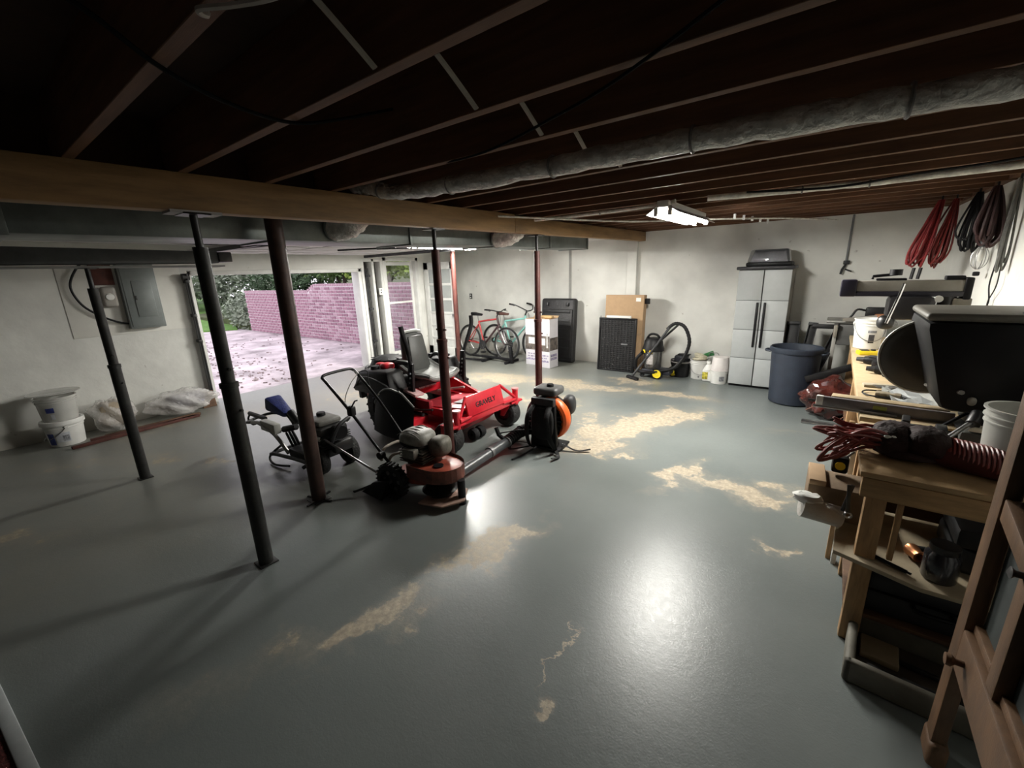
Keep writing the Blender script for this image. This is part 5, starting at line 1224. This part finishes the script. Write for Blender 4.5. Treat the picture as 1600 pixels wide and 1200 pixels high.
for i, (x, y, z, s, lab) in enumerate(((.50, 2.38, .161, (.24, .17, .20), 'black tool case on the low shelf of the wood stand'), (.72, 2.40, .446, (.20, .15, .20), 'dark tool case at the back of the upper shelf'))):
    t = thing('tool_case', (x, y, z), lab, 'case')
    MB().box((-s[0], -s[1], 0), (s[0], s[1], s[2]*.55), .02).build('lower_shell', mat('case_black', (.016, .017, .018), .5, var=.3), t)
    MB().box((-s[0], -s[1], s[2]*.56), (s[0], s[1], s[2]), .02).build('lid', mat('case_black', (.016, .017, .018), .5), t)
    MB().tube(smooth_path([(-.06, -s[1], s[2]*.5), (-.05, -s[1]-.035, s[2]*.5), (.05, -s[1]-.035, s[2]*.5), (.06, -s[1], s[2]*.5)], 4), .010, 8).build('handle', BLACK, t)
# floor tray
t = thing('floor_crate', (.52, 2.10, 0), 'shallow dark wooden tray with rounded corners on the floor under the stand', 'tray', rz=math.radians(-4))
MB().box((-.27, -.20, .0), (.40, .14, .02), .008).build('bottom', mat('tray_brown', (.07, .055, .04), .6, var=.2), t)
GW = mat('tray_grey_wood', (.16, .15, .12), .65, var=.2)
for a, b in (((-.28, -.21, .0), (-.245, .15, .11)), ((.37, -.21, .0), (.405, .15, .11)), ((-.28, -.21, .0), (.405, -.175, .11)), ((-.28, .115, .0), (.405, .15, .11))): MB().box(a, b, .014, seg=3).build('side', GW, t)
for y in (-.10, .0): MB().box((-.22, y-.01, .03), (.35, y+.01, .045), .003).build('rail', DSTEEL, t)
MB().box((-.23, -.05, .022), (-.10, .08, .05), .006).build('block', mat('tan_block', (.30, .22, .13), .7), t)

# red cords in a wrapped bundle lying over the stand
CORD = mat('red_cord', (.20, .030, .024), .45, var=.25)
t = thing('red_hose_bundle', (.25, 2.40, .86), 'bundle of dark red air hose, looped at the left and tightly coiled at the right', 'hose')
rn = random.Random(9)
for k in range(16):
    y0 = rn.uniform(-.14, .10); dx = rn.uniform(.16, .27); z0 = rn.uniform(.03, .10)
    drop = rn.uniform(-.16, .06)
    MB().tube(smooth_path([(.05, y0*.4, z0), (-.06, y0*.7, z0+.03), (-dx*.75, y0, z0+.02+drop*.4), (-dx, y0+.02, z0+drop), (-dx*.7, y0+.05, z0-.02+drop*.7), (-.05, y0*.7+.02, z0-.01), (.05, y0*.5, z0)], 5), .0068, 6).build('loop', CORD, t)
MB().blob((.04, .01, .07), (.085, .10, .075), 2.4, 22, 12, noise=.07, seed=2).blob((.14, -.02, .085), (.075, .09, .065), 2.4, 22, 12, noise=.07, seed=5).blob((.09, .02, .03), (.11, .12, .03), 2.6, 20, 10, noise=.06, seed=6).build('wrap', mat('dark_wrap', (.018, .004, .003), .8, var=.4, bump=.8, bscale=20), t, angle=60)
MB().tube(smooth_path([(.12, .0, .06), (.25, -.05, .05), (.42, -.11, .05), (.55, -.16, .05)], 6), .055, 14).build('core', mat('core_red', (.085, .016, .013), .55, var=.3), t)
P = []
for k in range(300):
    u = k/299; a = 2*PI*19*u
    c = Vector((.20+.24*u, -.02-.10*u, .060))
    P.append(c+Vector((0, .060*math.cos(a), .056*math.sin(a))))
MB().tube(P, .0062, 6).build('spiral_coil', CORD, t)
MB().tube(smooth_path([(.5, -.14, .1), (.56, -.10, .12), (.58, -.18, .09), (.63, -.22, .03)], 5), .009, 6).build('tail', CORD, t)
MB().blob((.02, -.075, .10), (.022, .012, .010), 2.5, 12, 8).build('white_tag', WHITE_P, t)
bucket((.665, 2.40, .857), .125, .27, mat('grey_bucket', (.50, .50, .46), .5, var=.08), 'greyish white bucket on the wood stand at the right edge', rz=2.2)
# leaning trim pieces at the left of stand
for i, (x, y, m_, lab) in enumerate(((.165, 2.82, WOOD_Z, 'narrow wooden strip upright at the gap between bench and stand'), (.19, 2.78, WHITE_W, 'narrow white strip upright at the gap between bench and stand'))):
    t = thing('wood_strip', (x, y, 0), lab, 'strip', rot=(0, 0, 0))
    MB().box((-.012, -.015, 0), (.012, .015, .86), .003).build('strip', m_, t)
t = thing('tape_measure', (.135, 2.62, .68), 'black and yellow tape measure hanging at the corner of the wood stand', 'tape measure')
MB().box((-.035, -.03, -.045), (.035, .03, .045), .014).build('case', BLACK, t)
MB().lathe([(0, 0), (.022, 0), (.022, .006), (0, .006)], 16, M=T(0, -.03, 0) @ Rm(PI/2, 0, 0)).build('yellow_disc', YELLOW, t)
MB().tube([(0.02, 0, .04), (.05, 0, .08)], .006, 6).build('clip', STEEL, t)
for i, (dy, dz, lab) in enumerate(((.0, 0, 'steel wrench hanging at the left of the wood stand, left one'), (-.05, .02, 'steel wrench hanging at the left of the wood stand, right one'))):
    t = thing('wrench', (.172, 2.26+dy+.1, .62+dz), lab, 'wrench', rot=(.1*i, .15-.25*i, 0), group='wrenches on the stand')
    MB().box((-.008, -.004, -.08), (.008, .004, .07), .003).build('shank', DSTEEL, t)
    MB().torus((0, 0, -.09), .014, .005, (0, 1, 0), 14, 6).build('ring', STEEL, t)

# ------------------------------------------------ on the bench
bucket((.305, 5.32, BT), .118, .285, WHITE_P, 'bright white bucket with black emblem at the far end of the bench', rz=.2, label_m=[(-1.75, -1.35, .22, .5, DPRINT), (-1.85, -1.25, .56, .64, GREYL)], handle=True)
t = thing('multimeter', (.30, 4.92, BT), 'yellow multimeter lying on the bench before the white bucket', 'meter', rz=.3)
MB().box((-.075, -.045, 0), (.075, .045, .04), .012).build('case', YELLOW, t); MB().box((-.055, -.032, .04), (.01, .032, .044), .002).build('screen', DGREY, t)
MB().lathe([(0, .01), (.018, .01), (.02, 0)], 14, M=T(.042, 0, .04)).build('dial', BLACK, t)
for k in range(2): MB().tube(smooth_path([(.07, -.02+.04*k, .02), (.13, .0-.05*k, .03), (.2, .05+.02*k, .012), (.26, -.02, .012)], 6), .004, 5).build('test_lead', [mat('lead_red', (.5, .04, .03), .5), BLACK][k], t)
def drill(loc, rz, label, ym):
    t = thing('cordless_drill', loc, label, 'drill', rz)
    MB().tube([(-.10, 0, .035), (.02, 0, .035), (.06, 0, .035)], [.034, .036, .028], 14).build('motor_body', BLACK, t)
    MB().tube([(.06, 0, .035), (.11, 0, .035)], [.022, .017], 12).build('chuck', DSTEEL, t)
    MB().hexa([(-.09, .02, .015), (-.04, .02, .015), (-.05, .13, .015), (-.10, .13, .015), (-.09, .02, .055), (-.04, .02, .055), (-.05, .13, .055), (-.10, .13, .055)], .01).build('grip', BLACK, t)
    MB().box((-.12, .13, .008), (-.02, .17, .062), .008).build('battery', BLACK, t)
    MB().box((-.06, -.03, .062), (.03, .03, .073), .006).build('accent', ym, t)
    return t
drill((.32, 4.45, BT), 2.9, 'black cordless drill on the bench, farther one near the yellow meter', DGREY)
drill((.37, 4.08, BT), 3.0, 'black and yellow cordless drill on the bench, nearer one', YELLOW)
t = thing('glue_bottle', (.47, 4.30, BT), 'small yellow bottle lying beside the cordless drills', 'bottle', rz=.8)
MB().tube([(-.05, 0, .025), (.05, 0, .025), (.06, 0, .025), (.085, 0, .025)], [.025, .025, .012, .008], 12).build('body', YELLOW, t); MB().cyl((.085, 0, .025), (.11, 0, .025), .007, 8).build('nozzle', mat('red_tip', (.6, .05, .03), .5), t)
t = thing('orange_plug', (.49, 3.93, BT), 'orange plastic plug end on the bench behind the nearer drill', 'plug', rz=.5)
MB().box((-.04, -.02, 0), (.04, .02, .03), .008).build('body', ORANGE, t); MB().tube(smooth_path([(.04, 0, .015), (.1, .02, .01), (.18, -.02, .01)], 5), .006, 6).build('cord', BLACK, t)
for i, (x, y, s, lab) in enumerate(((.42, 4.62, (.03, .02, .02), 'small dark socket piece beside the meter leads'), (.52, 4.05, (.025, .03, .02), 'small steel socket piece behind the nearer drill'), (.44, 3.86, (.03, .02, .015), 'small steel clamp piece before the orange plug'))):
    t = thing('socket_piece', (x, y, BT), lab, 'tool part', rz=i)
    MB().lathe([(.008, 0), (.018, 0), (.018, .03), (.008, .03)], 14, M=Rm(0, 0, 0), closed=True).build('socket', [BLACK, STEEL, STEEL][i], t)
t = thing('wooden_board', (.40, 3.66, BT), 'flat worn wooden slat lying across the bench', 'slat', rz=.12)
MB().box((-.17, -.035, .0), (.17, .035, .018), .004).build('slat', mat('old_slat', (.42, .36, .26), .7, var=.2), t)
t = thing('putty_knife', (.42, 3.60, BT+.02), 'dark wooden handled putty knife lying on the slat', 'knife', rz=.3)
MB().box((-.02, -.02, 0), (.12, .02, .018), .007).build('handle', BROWNW, t); MB().hexa([(-.14, -.035, .004), (-.02, -.014, .004), (-.02, .014, .004), (-.14, .035, .004), (-.14, -.035, .006), (-.02, -.014, .008), (-.02, .014, .008), (-.14, .035, .006)]).build('blade', STEEL, t)
t = thing('hacksaw', (.31, 3.40, BT), 'thin U shaped black hacksaw frame lying on the bench', 'saw', rz=-.05)
MB().tube(smooth_path([(.12, .09, .012), (.0, .09, .012), (-.07, .07, .012), (-.09, .0, .012), (-.06, -.06, .012), (.02, -.08, .012), (.14, -.085, .012)], 5), .005, 6).build('frame', BLACK, t)
MB().box((.10, -.10, .002), (.16, -.07, .03), .006).build('handle', DGREY, t)
t = thing('battery_charger', (.34, 3.36, BT), 'small grey and brown boxed charger on the bench inside the saw frame', 'charger', rz=-.15)
MB().box((-.06, -.03, 0), (.06, .03, .035), .006).build('case', mat('charger_tan', (.30, .25, .17), .5, var=.3, scale=30), t); MB().box((.06, -.025, 0), (.09, .025, .03), .005).build('end_cap', MGREY, t)
t = thing('plastic_sheet', (.46, 3.34, BT+.001), 'crumpled clear plastic wrap lying on the bench', 'wrap')
rn = random.Random(8); G = [[rn.uniform(.0, .05) for _ in range(9)] for _ in range(9)]
MB().sheet(lambda u, v: (-.13+.27*u+.02*math.sin(v*7), -.20+.42*v+.02*math.sin(u*8), .004+G[int(u*8)][int(v*8)]), 8, 8).build('film', mat('grey_film', (.55, .58, .58), .25, transmission=.35, var=.2), t, angle=15)
t = thing('plank', (.26, 3.04, BT), 'pale wooden plank lying across the bench and overhanging its edge', 'plank', rz=math.radians(-4))
MB().box((-.20, .0, .03), (.30, .07, .055), .004).build('plank', PLY, t)
t = thing('spirit_level', (.25, 2.99, BT), 'long grey aluminium level lying under the plank across the bench edge', 'level', rz=math.radians(-4))
MB().box((-.23, -.012, .0), (.32, .012, .058), .003).build('rail', mat('level_grey', (.22, .21, .22), .4, .3, var=.2), t)
MB().box((-.26, -.014, .0), (-.225, .014, .06), .004).build('end_cap', WHITE_P, t); MB().box((.0, -.013, .02), (.06, .013, .045), .003).build('vial', mat('vial_green', (.35, .42, .08), .2), t)
for i, (x, y) in enumerate(((.02, 3.07), (.05, 2.955))):
    t = thing('metal_rod', (x, y, BT+.008), ['thin dark metal rod on the bench edge, beside the plank', 'thin bright metal rod on the bench edge, before the level'][i], 'rod', rz=-.05)
    MB().cyl((-.07, 0, 0), (.30, 0, 0), .008, 8).build('rod', [DSTEEL, STEEL][i], t)
t = thing('bench_vise', (.43, 2.68, .857), 'dark metal bracket clamp on the wood stand beside the level', 'clamp', rz=-.1)
MB().box((-.10, -.05, 0), (.12, .05, .02), .004).build('base', DSTEEL, t); MB().box((-.09, -.05, .02), (-.06, .05, .10), .006).build('jaw', DSTEEL, t); MB().box((.03, -.05, .02), (.07, .05, .08), .006).build('jaw', DSTEEL, t)
MB().cyl((-.06, 0, .06), (.17, 0, .05), .012, 10).build('screw', STEEL, t); MB().cyl((.15, 0, -.0), (.15, 0, .1), .006, 8).build('tommy_bar', STEEL, t)
for i, (x, y, lab) in enumerate(((.30, 2.66, 'grey offcut board lying on the wood stand behind the red hose'), (.33, 2.745, 'pale offcut board lying on the wood stand nearest the level'))):
    t = thing('offcut_board', (x, y, .857), lab, 'board', rz=-.35+.3*i)
    MB().box((-.14, -.03, 0), (.10, .03, .022), .004).build('board', [mat('grey_board', (.26, .26, .23), .8, var=.2), PLY][i], t)

# big dark bench machine with round guard
MD = mat('machine_black', (.009, .009, .010), .5, var=.2, spec=.25); MT = mat('machine_tan', (.15, .142, .12), .5, var=.15)
t = thing('bench_machine', (.70, 2.98, BT), 'large dark bench saw with a rounded housing and a round grey blade guard', 'machine')
MB().hexa([(-.24, -.26, .12), (.28, -.28, .12), (.28, .22, .12), (-.24, .22, .12), (-.36, -.30, .555), (.29, -.30, .555), (.29, .24, .555), (-.36, .24, .555)], .05).build('housing', MD, t)
MB().box((-.350, -.290, .548), (.28, .23, .584), .03, seg=4).build('top_cover', MT, t)
MB().box((-.05, -.27, .585), (.16, -.22, .592), .003).build('top_slot', BLACK, t)
gm = T(-.265, .10, .32) @ Rm(PI/2, 0, 0)
g_ = MB().lathe([(0, .02), (.10, .03), (.18, .012), (.195, .0), (.195, -.03), (.18, -.035), (0, -.035)], 40, M=gm).build('blade_guard', mat('guard_grey', (.085, .083, .074), .45, .4, var=.15), t)
MB().torus((-.265, .10, .32), .195, .007, (0, 1, 0), 44, 6).build('guard_rim', mat('rim_pale', (.50, .50, .46), .4), g_)
MB().box((-.10, -.16, .0), (.22, .14, .16), .03).build('base', MD, t)
MB().lathe([(0, .0), (.16, 0), (.165, .015), (.12, .03), (.06, .05), (0, .05)], 30, M=T(.03, -.05, 0)).build('foot', DGREY, t)
MB().cyl((-.14, -.36, .12), (-.24, -.46, .035), .010, 10).build('lever_rod', STEEL, t)
MB().cyl((-.225, -.445, .048), (-.275, -.495, .005), .022, 12).build('lever_grip', BLACK, t)
MB().cyl((-.12, -.32, .15), (-.14, -.37, .11), .025, 12).build('lever_hub', DSTEEL, t)
MB().blob((-.14, -.27, .19), (.016, .014, .02), 2.4).build('knob', mat('knob_grey', (.35, .34, .30), .4), t)
MB().tube(smooth_path([(-.1, -.1, .1), (-.2, -.18, .03), (-.25, -.22, .01), (-.2, -.28, .01)], 5), .008, 6).build('power_cord', BLACK, t)
MB().tube([(-.26, .0, .19), (-.18, -.29, .23)], .010, 8).build('guard_stay', mat('stay_grey', (.25, .24, .22), .4), t)
t = thing('foam_packing', (.63, 2.62, .857), 'pale packaging with a torn label lying under the dark machine', 'packaging', rz=-.2)
MB().box((-.10, -.06, .0), (.12, .07, .10), .02).build('dark_box', mat('pack_dark', (.05, .048, .042), .6), t)
MB().hexa([(-.08, -.05, .10), (.08, -.05, .10), (.07, .05, .10), (-.05, .05, .10), (-.07, -.045, .118), (.07, -.04, .125), (.06, .04, .115), (-.04, .04, .112)], .006).build('pale_label', mat('cream_label', (.60, .54, .42), .6, var=.15), t)
# radial arm saw beyond
t = thing('radial_arm_saw', (.60, 4.02, BT), 'grey radial arm saw with a crank on top behind the dark machine', 'saw')
MB().box((-.54, -.05, .61), (.07, .05, .685), .008).build('arm', mat('arm_grey', (.30, .28, .24), .4, .2, var=.12), t)
MB().box((-.545, -.058, .578), (.08, .058, .612), .006).build('arm_rail', mat('rail_navy', (.022, .020, .03), .4), t)
MB().box((-.575, -.062, .575), (-.48, .062, .695), .012).build('front_cap', mat('cap_navy', (.020, .018, .032), .4), t)
MB().box((.06, -.062, .56), (.10, .062, .70), .010).build('rear_cap', BLACK, t)
MB().cyl((.0, 0, .0), (.0, 0, .60), .045, 18).build('column', DSTEEL, t)
MB().tube([(-.40, 0, .695), (-.40, 0, .715), (-.27, 0, .728)], .010, 8).build('crank_arm', BLACK, t)
MB().cyl((-.28, 0, .72), (-.28, 0, .76), .035, 14).build('crank_knob', BLACK, t)
MB().box((-.38, -.04, .685), (-.22, .03, .70), .005).build('crank_plate', BLACK, t)
MB().box((-.03, -.04, .685), (.06, .04, .712), .006).build('top_plate', BLACK, t)
MB().box((-.30, -.10, .42), (-.06, .10, .58), .03).build('carriage', mat('carriage_dark', (.03, .028, .03), .4, .2), t)
MB().tube(smooth_path([(-.29, -.12, .40), (-.27, -.13, .50), (-.25, -.14, .60), (-.24, -.15, .67)], 4), .010, 8).build('chrome_handle', mat('chrome', (.75, .75, .75), .15, 1.0), t)
MB().cyl((-.05, -.06, .565), (-.05, -.085, .565), .022, 14).build('scale_knob', WHITE_P, t)
MB().blob((-.29, -.05, .40), (.05, .06, .05), 2.5).build('motor_boss', DSTEEL, t)
MB().box((-.25, -.03, .0), (.10, .08, .06), .01).build('base', DSTEEL, t)
MB().box((.02, -.055, .5), (.11, .055, .57), .01).build('rear_bracket', mat('bracket_tan', (.24, .22, .18), .5), t)
# table saw in the corner
t = thing('table_saw', (.28, 6.72, 0), 'grey table saw on a stand in the back corner behind the white bucket', 'saw')
MB().box((-.32, -.22, .97), (.34, .22, 1.0), .006).build('table', mat('cast_grey', (.22, .215, .20), .4, .5, var=.15), t)
MB().box((-.20, -.18, .70), (.24, .18, .97), .02).build('cabinet_body', mat('saw_dark', (.10, .10, .095), .5), t)
for x in (-.22, .24):
    for y in (-.17, .15): MB().box((x-.02, y-.02, 0), (x+.02, y+.02, .98), .004).build('leg', mat('leg_pale', (.34, .33, .30), .5, var=.1), t)
MB().box((-.46, -.25, .90), (-.18, -.20, .955), .014).build('fence_handle', BLACK, t)
MB().box((-.24, -.26, .80), (-.20, -.21, .95), .008).build('bracket', mat('bracket_tan', (.24, .22, .18), .5), t)
t = thing('black_tool_box', (.44, 6.62, 1.001), 'black power tool lying on the table saw in the corner', 'tool')
MB().box((-.12, -.07, .03), (.12, .07, .16), .02).build('body', BLACK, t)
MB().tube(smooth_path([(-.12, 0, .12), (-.2, 0, .13), (-.24, 0, .06), (-.27, 0, .012)], 5), .012, 8).build('curved_cord', BLACK, t)
MB().box((-.10, -.06, .0), (.10, .06, .03), .008).build('sole', DSTEEL, t)
t = thing('hand_saw', (.40, 6.52, 1.002), 'orange wooden handled hand saw lying on the table saw', 'saw', rz=.2)
MB().box((.0, -.02, 0), (.16, .03, .09), .02).build('handle', mat('orange_wood', (.45, .20, .10), .5, var=.2), t); MB().hexa([(-.30, -.02, .002), (.02, -.02, .002), (.02, -.016, .002), (-.30, -.016, .002), (-.30, -.02, .04), (.02, -.02, .08), (.02, -.016, .08), (-.30, -.016, .04)]).build('blade', STEEL, t)

# ------------------------------------------------ cords hanging in the corner
def hang(loc, label, m_, n, L_, w_, seed, spread=.06, tilt=0.0, r=.007, name='extension_cord'):
    t = thing(name, loc, label, 'cord')
    rn = random.Random(seed)
    for k in range(n):
        a = rn.uniform(0, 6.28); ww = w_*rn.uniform(.4, 1.0); l = L_*rn.uniform(.75, 1.0)
        ox, oy = rn.uniform(-spread, spread), rn.uniform(-spread, spread)
        tx = tilt*l
        MB().tube(smooth_path([(ox*.3, oy*.3, 0), (ox*.6-ww*.5*math.cos(a)-tx*.3, oy-ww*.5*math.sin(a), -l*.3), (ox-ww*math.cos(a)-tx*.8, oy-ww*math.sin(a), -l*.8), (ox-tx, oy, -l), (ox+ww*math.cos(a)-tx*.8, oy+ww*math.sin(a), -l*.8), (ox*.6+ww*.5*math.cos(a)-tx*.3, oy+ww*.5*math.sin(a), -l*.3), (ox*.3, oy*.3, 0)], 4), r, 5).build('strand', m_, t)
    MB().tube([(0, 0, .06), (.0, .0, -.02)], .008, 6).build('hook', DSTEEL, t)
    return t
REDC = mat('red_cord_bright', (.21, .016, .018), .5, var=.3)
t = hang((.70, 5.926, 2.235), 'thick hank of bright red extension cord hanging in the back corner', REDC, 22, .62, .05, 1, .06, .18, .009)
for k in range(2): MB().cyl((-.10+.05*k, 0, -.62), (-.11+.05*k, 0, -.73), .014, 8).build('plug_end', BLACK, t)
hang((.80, 5.926, 2.235), 'dark red cord hank hanging beside the bright red one', DRED, 12, .66, .05, 2, .05, .12, .008)
hang((.88, 5.534, 2.235), 'black cord hank with grey loops hanging mid corner', BLACK, 12, .50, .06, 3, .06, .02, .008)
hang((.91, 5.142, 2.23), 'dark brown cord hank hanging on the right wall', mat('brown_cord', (.045, .018, .018), .6, var=.3), 18, .46, .05, 4, .06, .0, .010)
hang((.945, 4.75, 2.225), 'grey cord hank hanging nearest the camera on the right wall', mat('grey_cord', (.14, .14, .13), .6, var=.3), 6, .66, .03, 5, .02, .0, .007)
t = thing('work_lamp', (.93, 5.3, 1.78), 'small caged trouble lamp hanging among the cords on the right wall', 'lamp')
MB().cyl((0, 0, .0), (0, 0, .14), .024, 12).build('lamp_handle', DGREY, t)
for k in range(6):
    a = PI*k/3
    MB().tube(smooth_path([(.02*math.cos(a), .02*math.sin(a), 0), (.05*math.cos(a), .05*math.sin(a), -.06), (.045*math.cos(a), .045*math.sin(a), -.14), (.01*math.cos(a), .01*math.sin(a), -.18)], 4), .003, 5).build('cage_wire', STEEL, t)
MB().blob((0, 0, -.07), (.025, .025, .05), 2, 14, 10).build('bulb', mat('bulb_white', (.7, .7, .66), .3, var=0), t)
MB().box((-.02, -.02, -.235), (.02, .02, -.20), .008).build('hook_end', BLACK, t)
cable('thin dark cord trailing down the right wall to the bench', [(.97, 4.95, 1.75), (.965, 5.0, 1.5), (.97, 4.93, 1.35), (.96, 5.05, 1.22), (.93, 5.2, 1.05)], .005, BLACK, name='cable')
cable('second thin cord looping down the right wall beside the first', [(.97, 4.88, 1.75), (.965, 4.8, 1.5), (.97, 4.95, 1.35), (.96, 4.86, 1.2), (.94, 4.9, 1.0)], .004, BLACK, name='cable')
# ------------------------------------------------ wooden framed panel at the right edge
FRW = mat('frame_wood', (.13, .066, .028), .6, var=.25, scale=3, stretch=(6, 6, 2), bump=.1)
t = thing('framed_panel', (.50, 1.72, 0), 'brown wooden framed gate with dark panels standing at the right edge', 'gate', rz=math.radians(0))
MB().box((-.04, -.02, .0), (.0, .055, 1.75), .006).build('stile', FRW, t)
MB().box((-.045, -.04, .0), (.01, .075, .10), .02, seg=3).build('foot', FRW, t)
MB().hexa([(-.04, -1.0, .42), (0, -1.0, .42), (0, -.02, .42), (-.04, -.02, .42), (-.04, -1.0, .57), (0, -1.0, .57), (0, -.02, .57), (-.04, -.02, .57)], .006).build('bottom_rail', FRW, t)
MB().box((-.02, -1.0, .57), (.03, -.02, .60), .004).build('rail_lip', FRW, t)
MB().hexa([(-.035, -.34, .90), (0, -.34, .90), (0, -.02, .96), (-.035, -.02, .96), (-.035, -.34, .96), (0, -.34, .96), (0, -.02, 1.03), (-.035, -.02, 1.03)], .005).build('mid_rail', FRW, t)
MB().box((-.035, -.30, .57), (.0, -.24, .93), .005).build('stile', FRW, t)
MB().box((-.02, -.235, .57), (.0, -.19, .93), .005).build('bead', FRW, t)
MB().box((.0, -1.0, .57), (.012, -.02, 1.72), .0).build('dark_panel', mat('panel_cloth', (.030, .038, .036), .8, var=.3), t)
MB().lathe([(0, 0), (.010, 0), (.010, .02), (.020, .03), (.018, .042), (0, .046)], 16, M=T(-.04, -.10, .50) @ Rm(0, -PI/2, 0)).build('knob', FRW, t)
MB().lathe([(0, 0), (.009, 0), (.009, .015), (.016, .022), (0, .03)], 16, M=T(-.035, -.26, .93) @ Rm(0, -PI/2, 0)).build('knob', DSTEEL, t)
t = thing('white_bottle', (.60, 1.52, 0), 'white plastic bottle half hidden behind the wooden gate', 'bottle')
MB().lathe([(0, 0), (.045, 0), (.05, .01), (.05, .16), (.02, .20), (.02, .23), (0, .23)], 20).build('body', WHITE_P, t); MB().lathe([(0, .255), (.023, .255), (.024, .225)], 16).build('cap', BLACK, t)

# ================================================================ groups of repeats
GROUPS = {'support_post': 'steel posts', 'shop_light': 'fluorescent shop lights', 'bicycle': 'bicycles by the back wall', 'carton': 'printed cartons',
    'bucket': 'plastic buckets', 'extension_cord': 'cord hanks hanging in the corner', 'insulated_pipe': 'pipes under the joists', 'bush': 'shrubs outside',
    'leafy_tree': 'trees outside', 'cordless_drill': 'cordless drills on the bench', 'plastic_bag': 'plastic bags by the left wall', 'flex_elbow': 'duct elbows under the beam',
    'door_track': 'garage door tracks', 'paper_parcel': 'paper parcels on the cartons', 'tool_case': 'tool cases on the stand', 'storage_bin': 'bins under the bench',
    'offcut_board': 'offcut boards on the stand', 'socket_piece': 'small tool pieces on the bench', 'wood_strip': 'strips between bench and stand', 'cable': 'loose cables'}
for o in SC.objects:
    b = o.name.split('.')[0]
    if o.parent is None and b in GROUPS and not o.get('group'): o['group'] = GROUPS[b]
